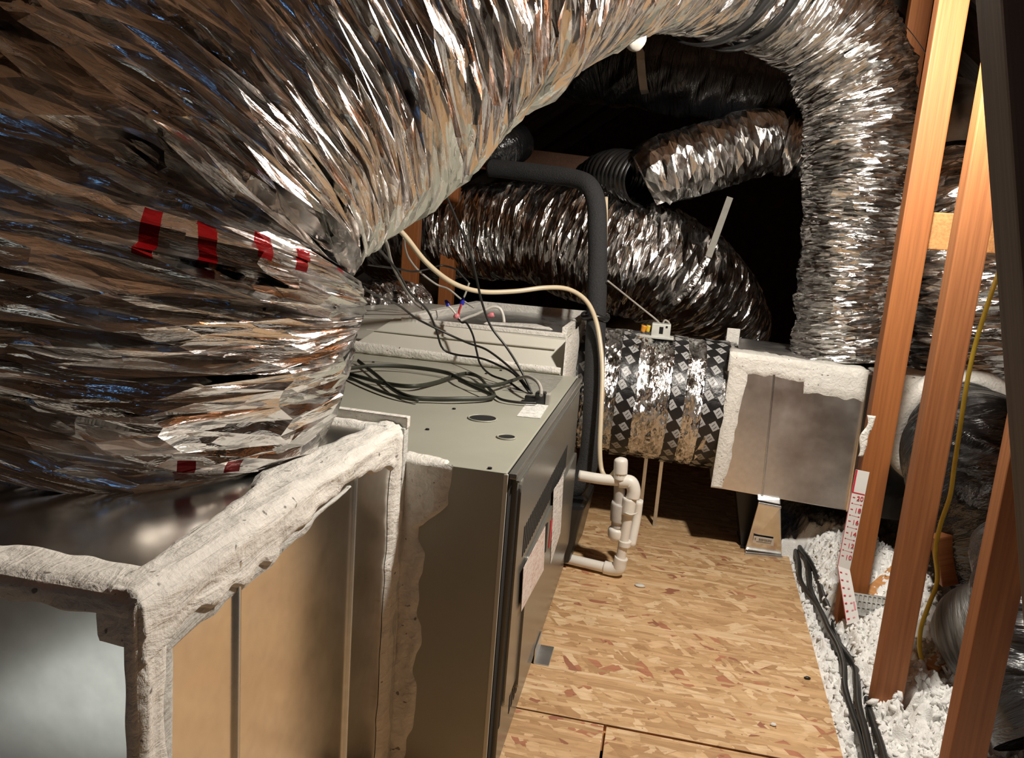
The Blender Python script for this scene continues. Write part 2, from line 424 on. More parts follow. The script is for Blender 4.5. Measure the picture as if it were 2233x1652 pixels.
def fsweep(name, PR, mat, parent=None, ds=.010, dt=.06, amp=.0035, disp=None, seed=0, up=(0.13, .21, 1.)):
    """crumpled foil tube: long narrow flat facets wrapped round the path"""
    rs_ = np.random.RandomState(seed)
    S, s = spline(PR, 900); L = s[-1]; nl = max(6, int(L / ds)); ra = S[:, 3].mean(); ns = max(12, int(2 * np.pi * ra / dt))
    P, R = S[:, :3], S[:, 3]
    T = np.gradient(P, axis=0); T /= np.linalg.norm(T, axis=1)[:, None]
    n0 = np.asarray(up, float); n0 -= T[0] * n0.dot(T[0])
    if np.linalg.norm(n0) < .05: n0 = np.array([1., 0, 0]); n0 -= T[0] * n0.dot(T[0])
    N = np.empty_like(P); n0 /= np.linalg.norm(n0)
    for i in range(900):
        n0 = n0 - T[i] * n0.dot(T[i]); n0 /= np.linalg.norm(n0); N[i] = n0
    B = np.cross(T, N)
    dth = 2 * np.pi / ns
    SS = np.repeat(np.linspace(0, L, nl)[:, None], ns, 1); SS[1:-1] += (rs_.rand(nl - 2, ns) - .5) * ds * .8; SS = np.clip(SS, 0, L)
    TH = np.repeat(np.arange(ns)[None] * dth, nl, 0) + (np.arange(nl) % 2)[:, None] * dth * .5 + (rs_.rand(nl, ns) - .5) * dth * .7
    it = lambda Q: np.stack([np.interp(SS.ravel(), s, Q[:, k]) for k in range(Q.shape[1])], 1).reshape(nl, ns, -1)
    RR = it(R[:, None])[..., 0]
    calm = .25 + 1.5 * vn(SS * 9 + 2, TH * 9 / (2 * np.pi), 9, seed + 50) ** 1.5
    D = RR + (rs_.rand(nl, ns) - .5) * 2 * amp * calm + (disp(SS, TH, RR) if disp is not None else 0)
    V = it(P) + (D * np.cos(TH))[..., None] * it(N) + (D * np.sin(TH))[..., None] * it(B)
    i, j = np.meshgrid(np.arange(nl - 1), np.arange(ns), indexing='ij'); j2 = (j + 1) % ns
    ev = (i % 2 == 0)
    a, b, c, d = i * ns + j, i * ns + j2, (i + 1) * ns + j2, (i + 1) * ns + j
    t1 = np.where(ev[..., None], np.stack([a, b, d], -1), np.stack([a, b, c], -1)); t2 = np.where(ev[..., None], np.stack([b, c, d], -1), np.stack([a, c, d], -1))
    F_ = np.concatenate([t1.reshape(-1, 3), t2.reshape(-1, 3)])
    us, vs = SS.ravel()[F_], TH.ravel()[F_]
    vs = np.where(vs < vs.max(1, keepdims=True) - np.pi, vs + 2 * np.pi, vs) * ra
    o = mk(name, V.reshape(-1, 3), F_, mat, parent, np.stack([us, vs], -1).reshape(-1, 2), False)
    return o

def folds(a1=.010, a2=.006, f1=16, f2=45, c1=5, c2=9, seed=0, ring=0., ringf=30):
    """circumferential foil folds"""
    def d(s, th, r):
        v = th / (2 * np.pi)
        wv = vn(s * 4 + 9, v * 4, 4, seed + 1) * 1.7
        r1 = 1 - np.abs(2 * vn(s * f1 + wv * 2, v * c1 + 3, c1, seed + 2) - 1)
        r2 = 1 - np.abs(2 * vn(s * f2 + wv * 5, v * c2 + 7, c2, seed + 3) - 1)
        lump = vn(s * 5, v * 3, 3, seed + 4) - .5
        return a1 * (r1 - .6) * 2 + a2 * (r2 - .6) + lump * a1 * 2.2 + ring * np.sin(s * ringf * 2 * np.pi)
    return d

def wire(name, pts, r, mat, parent=None, n=None, ns=8, flat=None):
    return sweep(name, [(*p, r) for p in pts], mat, parent, n or max(8, len(pts) * 7), ns, None, True, flat)

def py(*pts): return [ay(*p) for p in pts]

def post(name, x, y, z, mat, label, cat='post', group=None, bevel=.003):
    """upright or lying timber as one mesh with its origin at its own base"""
    cx0, cy0, cz0 = (x[0] + x[1]) / 2, (y[0] + y[1]) / 2, z[0]
    o = box(name, (x[0] - cx0, x[1] - cx0), (y[0] - cy0, y[1] - cy0), (z[0] - cz0, z[1] - cz0), mat, None, bevel)
    o.location = (cx0, cy0, cz0)
    return tag(o, label, cat, group)

def bar(name, a, b, wx, wy, mat, label=None, cat=None, parent=None, bevel=.003, side=(0, 1, 0)):
    """timber from a to b with section wx (along side x axis) by wy"""
    a, b = Vector(a), Vector(b); ax_ = (b - a).normalized(); L = (b - a).length
    sy = Vector(side); sy = (sy - ax_ * sy.dot(ax_)).normalized(); sx = sy.cross(ax_).normalized()
    bm = bmesh.new(); h, k = wx / 2, wy / 2
    hexa(bm, [(-h, -k, 0), (h, -k, 0), (h, k, 0), (-h, k, 0), (-h, -k, L), (h, -k, L), (h, k, L), (-h, k, L)], bevel)
    o = bmo(name, bm, mat, None)
    o.matrix_world = Matrix([[sx[i], sy[i], ax_[i], a[i]] for i in range(3)] + [[0, 0, 0, 1]])
    if parent is not None:
        mw = o.matrix_world.copy(); o.parent = parent; o.matrix_parent_inverse = Matrix.Translation(parent_loc(parent)).inverted()
    return tag(o, label, cat) if label else o

def ribbon(name, O, U, Vd, Nn, prof, mat, parent, nu=90, nv=7, th=.003, jag=.01, seed=0, pts=None):
    """smeared strip on a plane: from O along U, between offsets prof(t)=(v0, v1) along Vd, ragged at both edges"""
    O, U, Vd, Nn = map(lambda q: np.asarray(q, float), (O, U, Vd, Nn))
    t = np.linspace(0, 1, nu); L = np.linalg.norm(U)
    lo_, hi_ = np.array([prof(q) for q in t]).T
    ja = jag if isinstance(jag, tuple) else (jag, jag)
    e = lambda sd: (vn(t * L * 40 + sd, t * 0 + 3.3, 0, sd) - .5) + 1.2 * (vn(t * L * 13 + sd, t * 0 + 1.3, 0, sd + 1) - .5)
    lo_ = lo_ + ja[0] * e(seed + 20); hi_ = hi_ + ja[1] * e(seed + 23)
    q = np.linspace(0, 1, nv)
    W = lo_[:, None] + (hi_ - lo_)[:, None] * q
    H = th * (.45 + .9 * vn(t[:, None] * L * 22 + 0 * q, W * 120, 0, seed + 26) + .5 * vn(t[:, None] * L * 60 + 0 * q, W * 160, 0, seed + 27))
    H[:, 0] = H[:, -1] = -.0004; H[0] = H[-1] = -.0004
    P = O + t[:, None, None] * U + W[..., None] * Vd + H[..., None] * Nn
    i, j = np.meshgrid(np.arange(nu - 1), np.arange(nv - 1), indexing='ij')
    F_ = np.stack([i * nv + j, (i + 1) * nv + j, (i + 1) * nv + j + 1, i * nv + j + 1], -1).reshape(-1, 4)
    return mk(name, P.reshape(-1, 3), F_, mat, parent)

# ------------------------------------------------------------------ setting: floor, attic shell
fl = box('floor', (-3.2, 3.4), (-3.2, 6.6), (-.16, -.14), 'drywall', None, 0)
tag(fl, 'back of the ceiling drywall under the attic, mostly hidden', None, None, 'structure')
def panel(pts, th=.014):
    bm = bmesh.new()
    hexa(bm, [(p[0], p[1], -th) for p in pts] + [(p[0], p[1], 0) for p in pts], .0012)
    return bmo('osb_panel', bm, 'osb', fl)
panel([(-1.6, 1.316), (.412, 1.316), (.459, 2.315), (-1.6, 2.315)])
panel([(-1.6, 2.318), (.335, 2.318), (.37, 3.5), (-1.6, 3.5)])
panel([(-1.6, .0), (-.027, .0), (-.0235, 1.3115), (-1.6, 1.3115)])
panel([(-.0215, .0), (.352, .0), (.410, 1.3095), (-.0185, 1.3095)])
for yy in (.02, .62, 1.22, 1.3, 2.3, 2.9, 3.45):
    box('joist', (-1.6, .33), (yy, yy + .038), (-.14, -.0145), 'wood_y', fl, .002)
box('blocking', (-.05, .01), (.1, 1.3), (-.06, -.0145), 'wood_yy', fl, .002)

def slope(name, P, label):
    bm = bmesh.new(); P = [Vector(p) for p in P]
    n = (P[1] - P[0]).cross(P[2] - P[0]).normalized() * .02
    hexa(bm, P + [p + n for p in P], 0)
    return tag(bmo(name, bm, 'sheath'), label, None, None, 'structure')
RIDGE = 2.75
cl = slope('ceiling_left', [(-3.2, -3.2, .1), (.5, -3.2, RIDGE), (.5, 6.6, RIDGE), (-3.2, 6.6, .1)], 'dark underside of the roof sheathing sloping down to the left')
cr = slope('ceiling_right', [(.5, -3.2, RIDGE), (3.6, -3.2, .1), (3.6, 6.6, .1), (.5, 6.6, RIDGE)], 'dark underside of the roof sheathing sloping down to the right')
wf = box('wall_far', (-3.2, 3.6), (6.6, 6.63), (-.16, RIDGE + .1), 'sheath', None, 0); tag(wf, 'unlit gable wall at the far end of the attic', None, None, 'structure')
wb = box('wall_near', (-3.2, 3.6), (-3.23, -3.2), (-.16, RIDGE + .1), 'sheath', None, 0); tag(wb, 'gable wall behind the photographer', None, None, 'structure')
for yy in np.arange(-2.8, 6.5, .61):
    for sgn, par in ((-1, cl), (1, cr)):
        e = (-3.15, .1) if sgn < 0 else (3.55, .1)
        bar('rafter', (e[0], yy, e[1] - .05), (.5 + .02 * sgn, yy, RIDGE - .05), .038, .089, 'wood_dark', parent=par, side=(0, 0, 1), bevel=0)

# ------------------------------------------------------------------ furnace
FX0, FX1, FY0, FY1, FZ0, FZ1 = -.90, -.20, 1.066, 1.954, .013, .546
fu = empty('furnace', (-.55, 1.51, 0), 'horizontal taupe gas furnace with a dark louvred front on the strand board', 'furnace')
cab = box('cabinet', (FX0, FX1), (FY0, FY1), (FZ0, FZ1), 'cab', fu, .003)
# hem along the near end
box('edge_hem', (FX1 - .005, FX1 + .0015), (FY0 - .001, FY0 + .004), (FZ0, FZ1 - .002), 'coil', cab, .001)
for xx in (-.85, -.28):
    for yy in (1.12, 1.88): box('foot', (xx, xx + .05), (yy, yy + .05), (0, .014), 'plastic', fu, .001)

def rrect(y0, y1, z0, z1, r, k=5):
    out = []
    for cy, cz, a0 in ((y1 - r, z1 - r, 0), (y0 + r, z1 - r, 90), (y0 + r, z0 + r, 180), (y1 - r, z0 + r, 270)):
        for i in range(k + 1):
            a = math.radians(a0 + 90 * i / k); out.append((cy + r * math.cos(a), cz + r * math.sin(a)))
    return out
def plateX(name, outline, x0, x1, mat, parent, bevel=.002):
    bm = bmesh.new(); n = len(outline)
    a = [bm.verts.new((x0, y, z)) for y, z in outline]; b = [bm.verts.new((x1, y, z)) for y, z in outline]
    bm.faces.new(a[::-1]); top = bm.faces.new(b)
    for i in range(n): bm.faces.new((a[i], a[(i + 1) % n], b[(i + 1) % n], b[i]))
    if bevel: bmesh.ops.bevel(bm, geom=list(top.edges), offset=bevel, segments=3, affect='EDGES', profile=.5)
    return bmo(name, bm, mat, parent, False)
# dark channel round the door, then the door, then its raised louvred field
plateX('door_channel', rrect(FY0 + .003, FY1 - .004, FZ0 + .004, FZ1 - .001, .003), FX1, FX1 + .003, 'door_in', fu, .001)
dr = plateX('front_door', rrect(FY0 + .032, FY1 - .012, FZ0 + .008, FZ1 - .004, .004), FX1 + .002, FX1 + .011, 'door', fu, .002)
box('top_rail', (FX1 - .001, FX1 + .014), (FY0 + .004, FY1 - .004), (FZ1 - .010, FZ1 - .001), 'door', fu, .002)
box('rail_lip', (FX1 + .010, FX1 + .016), (FY0 + .02, FY1 - .004), (FZ1 - .019, FZ1 - .016), 'door', fu, .001)
rf = plateX('raised_field', rrect(FY0 + .045, FY1 - .055, .125, .523, .02), FX1 + .010, FX1 + .016, 'door', dr, .004)
box('field_shadow_gap', (FX1 + .0105, FX1 + .0115), (FY0 + .034, FY0 + .043), (.1, .51), 'door_in', dr, 0)
# inner access panel that carries the labels
plateX('access_panel', rrect(1.215, 1.93, .10, .352, .012), FX1 + .011, FX1 + .0205, 'door', fu, .003)
XF = FX1 + .0205
def louvres(n, y0, y1, z0, z1, lean, xs):
    bm0 = bmesh.new(); hw = (y1 - y0) / n * .24
    h = (z1 - z0)
    hexa(bm0, [(0, -hw - lean, 0), (.0012, -hw - lean, 0), (.0012, hw - lean, 0), (0, hw - lean, 0), (0, -hw + lean, h), (.0012, -hw + lean, h), (.0012, hw + lean, h), (0, hw + lean, h)], 0)
    me = bpy.data.meshes.new('louvre_slot'); bmesh.ops.recalc_face_normals(bm0, faces=bm0.faces); bm0.to_mesh(me); bm0.free()
    me.materials.append(MT['door_in'])
    for i in range(n):
        o = bpy.data.objects.new('louvre_slot', me); C.objects.link(o); o.parent = fu
        o.matrix_parent_inverse = Matrix.Translation(fu.location).inverted()
        o.location = (xs, y0 + (i + .5) * (y1 - y0) / n, z0)
louvres(30, 1.165, 1.72, .372, .425, .0, FX1 + .0155)
louvres(32, 1.185, 1.87, .068, .108, .0, FX1 + .0105)
def plate_pts(name, pts, n, th, mat, parent):
    bm = bmesh.new(); n = Vector(n) * th; P = [Vector(p) for p in pts]
    hexa(bm, [p for p in P] + [p + n for p in P], 0)
    return bmo(name, bm, mat, parent)
def doorlab(name, pix, mat):
    return plate_pts(name, [ax(px, py_, XF + .0004) for px, py_ in pix], (1, 0, 0), .0006, mat, fu)
tag(doorlab('instruction_label', [(1136, 1333), (1185, 1242), (1189, 1147), (1141, 1238)], 'paper_pink'), 'near white label with reddish fine print')
tag(doorlab('rating_label', [(1200, 1230), (1222, 1160), (1229, 1033), (1207, 1068)], 'paper'), 'far tall white label')
tag(doorlab('hazard_strip', [(1196, 1195), (1199, 1190), (1205, 1130), (1201, 1135)], 'redink'), 'thin red and white warning strip')
doorlab('sight_slot', [(1187, 1205), (1190, 1202), (1195, 1138), (1191, 1142)], 'door_in')
# knock-out openings, screws and stickers on top
def disc(name, c, r, h, mat, parent, n=28, rim=True):
    bm = bmesh.new()
    bmesh.ops.create_cone(bm, cap_ends=True, segments=n, radius1=r, radius2=r * .98, depth=h, matrix=Matrix.Translation(c))
    o = bmo(name, bm, mat, parent)
    if rim:
        ring = sweep('rim', [(c[0] + r * math.cos(a), c[1] + r * math.sin(a), c[2] + h * .5, .0018) for a in np.linspace(0, 2 * math.pi, 25)], 'cab', o, 49, 6)
    return o
for px, py_, r in ((1052, 913, .027), (1104, 954, .016)):
    p = az(px, py_, FZ1); disc('knockout_hole', (p[0], p[1], FZ1 + .0006), r, .0012, 'door_in', fu)
for px, py_ in ((990, 892), (932, 937), (735, 850), (940, 872), (814, 790), (1060, 815), (1068, 1022), (1092, 808)):
    p = az(px, py_, FZ1); disc('screw', (p[0], p[1], FZ1 + .001), .0035, .003, 'door_in', fu, 10, False)
def toplab(name, pix, mat):
    return plate_pts(name, [az(px, py_, FZ1 + .0006) for px, py_ in pix], (0, 0, 1), .0005, mat, fu)
tag(toplab('rating_sticker', [(1127, 907), (1178, 912), (1197, 882), (1149, 878)], 'paper_top'), 'white sticker near the front edge')
tag(toplab('warning_block', [(1096, 850), (1190, 862), (1214, 842), (1160, 836)], 'print_grey'), 'grey printed warning block')
tag(toplab('warning_block', [(1128, 832), (1212, 842), (1228, 822), (1160, 812)], 'print_grey'), 'grey printed warning block')

# cream transition and coil cabinet behind the furnace
co = empty('coil_cabinet', (-.58, 2.28, 0), 'cream metal coil cabinet with a white rimmed open top behind the furnace', 'cabinet')
box('body', (-.95, -.245), (2.03, 2.60), (.02, .640), 'coil', co, .003)
box('lower_front', (-.95, -.245), (1.962, 2.032), (.02, .5475), 'coil', co, .002)
bm = bmesh.new()   # slanted front shoulder
hexa(bm, [(-.86, 1.955, .546), (-.240, 1.955, .546), (-.240, 1.99, .546), (-.86, 1.99, .546), (-.74, 2.035, .645), (-.250, 2.035, .636), (-.250, 2.05, .632), (-.74, 2.05, .640)], .002)
bmo('front_panel', bm, 'coil', co)
ribbon('mastic_band', (-.90, 1.9535, .548), (.655, 0, 0), (0, 0, 1), (0, -1, 0), lambda t: (0, .034 - .016 * t), 'mastic', co, 70, 6, .003, .003, 3)
ribbon('mastic_band', (-.238, 1.95, .45), (0, .6, .02), (0, 0, 1), (1, 0, 0), lambda t: (-.12, .19), 'mastic', co, 50, 10, .004, .006, 5)
box('front_rim', (-.72, -.248), (2.030, 2.048), (.634, .648), 'mastic', co, .002)
box('back_rim', (-.62, -.25), (2.56, 2.575), (.64, .668), 'mastic', co, .002)
box('side_rim', (-.262, -.248), (2.04, 2.57), (.64, .664), 'mastic', co, .002)
bm = bmesh.new(); hexa(bm, [(-.70, 2.04, .64), (-.67, 2.04, .64), (-.61, 2.57, .64), (-.64, 2.57, .64), (-.70, 2.04, .662), (-.67, 2.04, .662), (-.61, 2.57, .668), (-.64, 2.57, .668)], .003)
bmo('side_rim', bm, 'mastic', co)
box('top_plate', (-.66, -.262), (2.04, 2.56), (.640, .644), 'galv_dull', co, 0)
ribbon('mastic_smear', (-.50, 2.1, .6445), (.2, .03, 0), (0, 1, 0), (0, 0, 1), lambda t: (.0, .09 * math.sin(math.pi * t) + .005), 'mastic', co, 30, 6, .003, .02, 9)
box('crease_bead', (-.81, -.27), (1.999, 2.004), (.606, .6095), 'coil', co, .001)
bm = bmesh.new()
hexa(bm, [(-.25, 1.965, .015), (-.178, 1.975, .015), (-.165, 2.20, .015), (-.25, 2.20, .015), (-.25, 1.965, .185), (-.150, 1.985, .185), (-.14, 2.20, .185), (-.25, 2.20, .185)], .012)
bmo('drain_pan_end', bm, 'plastic', co)

# ------------------------------------------------------------------ near sheet-metal plenum
PX = -.365
pl = empty('sheet_metal_plenum', (-.68, .77, 0), 'galvanised sheet metal plenum box smeared with white mastic in the left foreground', 'plenum')
box('body', (-1.0, PX), (.466, 1.064), (.015, .600), 'galv', pl, .002)
for yy, m in ((.606, 'galv_dull'), (.881, 'zinc')):
    box('drive_cleat', (PX - .001, PX + (.0045)), (yy - .002, yy + .002), (.02, .575), m, pl, .001)
bm = bmesh.new()
hexa(bm, [(-1., 1.052, .598), (PX + .010, 1.052, .598), (PX + .010, 1.066, .598), (-1., 1.066, .598), (-1., 1.052, .622), (PX + .010, 1.052, .616), (PX + .010, 1.066, .616), (-1., 1.066, .622)], .002)
bmo('end_flange', bm, 'mastic', pl)
box('end_flange', (PX - .001, PX + .008), (1.046, 1.066), (.02, .600), 'mastic_grey', pl, .002)
# right face
ribbon('mastic_band', (PX, .466, .602), (0, .592, 0), (0, 0, 1), (1, 0, 0), lambda t: (-.052 + .02 * t if t < .75 else -.037 - .10 * (t - .75), .001), 'mastic', pl, 220, 9, .005, (.022, 0), 1)
ribbon('thin_smear', (PX - .001, .47, .560), (0, .40, 0), (0, 0, 1), (1, 0, 0), lambda t: (-.035 * (1 - t), .005), 'mastic_grey', pl, 90, 5, .0025, (.01, 0), 2)
ribbon('mastic_band', (PX, .466, .585), (0, 0, -.57), (0, 1, 0), (1, 0, 0), lambda t: (-.001, .030 + .01 * (1 - t)), 'mastic', pl, 130, 7, .004, (0, .006), 4)
ribbon('thin_smear', (PX - .001, .49, .57), (0, 0, -.55), (0, 1, 0), (1, 0, 0), lambda t: (-.005, .022), 'mastic_grey', pl, 90, 5, .002, (0, .004), 6)
ribbon('mastic_band', (PX + .001, 1.064, .595), (0, 0, -.58), (0, 1, 0), (1, 0, 0), lambda t: (-.045 - .02 * t, .001), 'mastic', pl, 130, 7, .005, (.008, 0), 7)
# joint smeared onto the near end of the furnace
ribbon('joint_mastic', (PX + .001, FY0 - .0005, .548), (0, 0, -.53), (1, 0, 0), (0, -1, 0), lambda t: (-.002, .078 if t < .12 else (.078 - .5 * (t - .12) if t < .2 else .036 + .004 * math.sin(t * 17))), 'mastic', pl, 140, 8, .006, (0, .016), 8)
ribbon('joint_mastic', (PX - .002, FY0 - .001, FZ1 + .0005), (.072, .0, 0), (0, 1, 0), (0, 0, 1), lambda t: (-.001, .045 - .02 * t), 'mastic', pl, 40, 6, .004, (0, .012), 10)
# top
ribbon('mastic_band', (PX + .002, .466, .600), (0, .59, 0), (-1, 0, 0), (0, 0, 1), lambda t: (-.001, .040 + .03 * max(0, min(1, (t - .25) / .3)) - .028 * max(0, (t - .62) / .38)), 'mastic', pl, 150, 9, .005, (0, .012), 11)
ribbon('mastic_band', (-.99, .465, .600), (.627, 0, 0), (0, 1, 0), (0, 0, 1), lambda t: (0, .052), 'mastic', pl, 130, 8, .005, (0, .006), 12)
ribbon('mastic_band', (-.99, 1.05, .600), (.62, 0, 0), (0, -1, 0), (0, 0, 1), lambda t: (-.001, .03), 'mastic', pl, 120, 6, .004, (0, .006), 13)
# near end
ribbon('mastic_band', (-1., .466, .602), (.637, 0, 0), (0, 0, 1), (0, -1, 0), lambda t: (-.017, .001), 'mastic', pl, 130, 6, .003, (.006, 0), 14)
ribbon('mastic_patch', (-.396, .466, .60), (.033, 0, 0), (0, 0, 1), (0, -1, 0), lambda t: (-.040, .001), 'mastic', pl, 40, 6, .003, (.006, 0), 15)
ribbon('mastic_band', (PX + .001, .466, .60), (0, 0, -.58), (-1, 0, 0), (0, -1, 0), lambda t: (-.001, .009), 'mastic', pl, 130, 5, .003, (0, .004), 16)
# metal collar with its mastic bead
sweep('collar', [(-.70, .865, .598, .19), (-.70, .865, .625, .19), (-.70, .865, .68, .185)], 'galv', pl, 12, 64, None, False)
sweep('collar_bead', [(-.70 + .222 * math.cos(a), .865 + .222 * math.sin(a), .602, .010) for a in np.linspace(0, 2 * math.pi, 41)], 'mastic', pl, 160, 8, lambda s, t, r: .012 * (vn(s * 25, t * 1.2, 0, 40) - .4))
box('hanger_stub', (-.452, -.446), (.925, .931), (.60, .640), 'galv', pl, .001)

# ------------------------------------------------------------------ big foil duct arching overhead
arch = empty('foil_flex_duct', (-.65, .84, .6), 'huge crinkled silver foil flex duct arching from the near plenum over to the right one', 'duct')
PATH = [(-.70, .865, .606, .222), (-.69, .865, .64, .243), (-.665, .86, .72, .27), (-.65, .86, .83, .275), (-.63, .885, .925, .25), (-.575, .96, 1.03, .235),
        (-.475, 1.09, 1.15, .240), (-.41, 1.22, 1.255, .232), (-.31, 1.45, 1.39, .215), (-.13, 1.83, 1.56, .19), (.13, 2.22, 1.62, .172),
        (.345, 2.39, 1.55, .160), (.475, 2.42, 1.37, .158), (.515, 2.42, 1.16, .150), (.515, 2.42, .95, .138), (.525, 2.42, .80, .142), (.545, 2.42, .66, .150), (.55, 2.42, .615, .150)]
_f = folds(.010, .004, 9, 36, 4, 7, 3)
def arch_disp(s, th, r):
    # deep crease on the inner side of the first bend, opening towards the room
    t_ = th % (2 * np.pi)
    wgt = np.clip((t_ - 2.55) / .35, 0, 1) * np.clip((4.55 - t_) / .5, 0, 1)
    s0 = .262 + .095 * np.clip((t_ - 2.9) / 1.5, 0, 1.2)
    wd = .062 - .040 * np.clip((t_ - 2.9) / 1.5, 0, 1)
    q_ = (s - s0) / wd
    prof = np.where(q_ < .55, np.exp(-((q_ - .55) / .75) ** 2), np.clip(1 - (q_ - .55) / .32, 0, 1))
    return _f(s, th, r) - .070 * wgt * prof

fsweep('foil_jacket', PATH, 'foil', arch, .0072, .085, .0050, arch_disp, 3)

tc_ = ay(1386, 86, 1.75)
tag(sweep('torn_patch', [(*(tc_ + np.array([.0, -.012, .004])), .003), (*(tc_ + np.array([0, -.009, .002])), .018), (*tc_, .021), (*(tc_ + np.array([.002, .012, 0])), .014)], 'greycable', arch, 14, 20, lambda s_, t, r: .012 * (vn(s_ * 60, t / 6.2832 * 9, 9, 300) - .5)), 'torn spot with pale fibre showing')
# straps that cinch the arch
def ring_at(name, PATHs, sfrac, rr, mat, parent, wdt=.03, th=.004, label=None):
    S, s = spline(PATHs, 400); i = int(sfrac * 399); i = min(max(i, 3), 396)
    T = Vector(S[i + 2][:3] - S[i - 2][:3]).normalized(); c = Vector(S[i][:3])
    a = T.cross(Vector((.2, .3, 1))).normalized(); b = T.cross(a)
    pts = [c + (a * math.cos(q) + b * math.sin(q)) * rr for q in np.linspace(0, 2 * math.pi, 49)]
    bm = bmesh.new(); rows = []
    for p in pts[:-1]:
        o = (p - c).normalized()
        rows.append([bm.verts.new(p - T * wdt / 2), bm.verts.new(p + T * wdt / 2), bm.verts.new(p + T * wdt / 2 + o * th), bm.verts.new(p - T * wdt / 2 + o * th)])
    for k in range(48):
        A, B = rows[k], rows[(k + 1) % 48]
        for q in range(4): bm.faces.new((A[q], A[(q + 1) % 4], B[(q + 1) % 4], B[q]))
    return bmo(name, bm, mat, parent, True)
for f, nm in ((.567, 'wide black strap cinched round the foil arch, left of the two'), (.606, 'wide black strap cinched round the foil arch, right of the two')):
    S, s = spline(PATH, 400); i = int(f * 399)
    e = empty('hanging_strap', tuple(S[i][:3]), nm, 'strap')
    ring_at('loop', PATH, f, S[i][3] + .020, 'plastic', e, .034, .006)
    c = Vector(S[i][:3]); bar('tail', c + Vector((0, .0, S[i][3])), c + Vector((0, 0, .75)), .035, .003, 'plastic', parent=e, bevel=0)

# ------------------------------------------------------------------ right plenum
rp = empty('distribution_box', (.6, 2.45, 0), 'galvanised distribution box edged with white mastic behind the timber posts', 'plenum')
RY = 2.22
q = lambda x, y: ay(x, y, RY)
BL, BR, TL, TR = (.193, .214), (.60, .195), (.205, .617), (.605, .602)
bm = bmesh.new()
hexa(bm, [(.196, RY, .216), (.582, RY, .198), (.582, RY + .42, .20), (.206, RY + .42, .216), (.206, RY, .616), (.582, RY, .603), (.582, RY + .42, .61), (.216, RY + .42, .62)], .003)
bmo('body', bm, 'galv_box', rp)
bm = bmesh.new()
hexa(bm, [(.582, RY + .012, .186), (.95, RY + .06, .17), (.95, RY + .42, .17), (.582, RY + .42, .19), (.582, RY + .012, .603), (.95, RY + .06, .585), (.95, RY + .42, .59), (.582, RY + .42, .605)], .003)
bmo('body', bm, 'galv_dull', rp)
box('standing_seam', (.571, .590), (RY - .012, RY + .02), (.198, .600), 'galv', rp, .004)
bm = bmesh.new(); a, b = q(1688, 815), q(1662, 1078)
hexa(bm, [(b[0] - .003, RY - .004, b[2]), (b[0] + .003, RY - .004, b[2]), (b[0] + .003, RY + .002, b[2]), (b[0] - .003, RY + .002, b[2]),
          (a[0] - .003, RY - .004, a[2]), (a[0] + .003, RY - .004, a[2]), (a[0] + .003, RY + .002, a[2]), (a[0] - .003, RY + .002, a[2])], .001)
bmo('drive_cleat', bm, 'galv_dull', rp)
ribbon('mastic_band', (.2, RY - .001, .618), (.375, 0, -.014), (0, 0, 1), (0, -1, 0), lambda t: (-.052 - .035 * (t > .56), .004), 'mastic', rp, 110, 7, .004, (.016, 0), 31)
ribbon('mastic_band', (.198, RY - .001, .215), (.012, 0, .40), (1, 0, 0), (0, -1, 0), lambda t: (-.003, .052 - .018 * (1 - t)), 'mastic', rp, 90, 7, .004, (0, .008), 32)
ribbon('mastic_band', (.205, RY - .001, .6165), (.37, .0, -.013), (0, 1, 0), (0, 0, 1), lambda t: (-.001, .10 + .03 * math.sin(t * 9)), 'mastic', rp, 90, 7, .004, (0, .03), 33)
ribbon('mastic_band', (.60, RY + .016, .602), (.345, .045, -.016), (0, 0, 1), (0, -1, 0), lambda t: (-.05 - .05 * math.sin(t * 3.1), .003), 'mastic', rp, 90, 7, .005, (.014, 0), 34)
ribbon('mastic_band', (.59, RY + .014, .602), (.35, .05, -.016), (0, 1, 0), (0, 0, 1), lambda t: (-.001, .2), 'mastic', rp, 70, 7, .005, (0, .02), 35)
box('corner_tab', (.205, .245), (RY + .24, RY + .25), (.61, .665), 'mastic', rp, .003)
# round take-off on the near face with its mastic ring
tk = ay(2085, 945, RY + .02)
def ringY(name, c, r, rt, mat, parent, n=97, sq=.35):
    return sweep(name, [(c[0] + r * math.cos(a), c[1], c[2] + r * math.sin(a), rt) for a in np.linspace(0, 2 * math.pi, 33)], mat, parent, n, 8, lambda s, t, rr: .010 * (vn(s * 22, t, 0, 41) - .5))
ringY('takeoff_mastic', tk, .155, .028, 'mastic', rp)
sweep('collar', [(tk[0], tk[1] + .02, tk[2], .135), (tk[0], tk[1] - .05, tk[2], .135)], 'galv', rp, 4, 48, None, False)

# supports below it
st = empty('duct_stand', tuple(az(1665, 1208, 0)), 'tapered galvanised sheet stand with a small white label under the distribution box', 'stand')
b0, b1 = az(1624, 1204, .002), az(1705, 1213, .002)
t0, t1 = ay(1654, 1096, RY - .004), ay(1703, 1106, RY - .004)
dn = Vector((0, .012, 0))
bm = bmesh.new(); hexa(bm, [Vector(b0), Vector(b1), Vector(b1) + dn, Vector(b0) + dn, Vector(t0), Vector(t1), Vector(t1) + dn, Vector(t0) + dn], .002)
bmo('web_plate', bm, 'galv', st)
u0, u1 = ay(1652, 1080, RY - .008), ay(1702, 1087, RY - .008)
v0, v1 = ay(1652, 1091, RY - .016), ay(1703, 1101, RY - .016)
bm = bmesh.new(); hexa(bm, [Vector(v0), Vector(v1), Vector(v1) + dn, Vector(v0) + dn, Vector(u0), Vector(u1), Vector(u1) + dn, Vector(u0) + dn], .003)
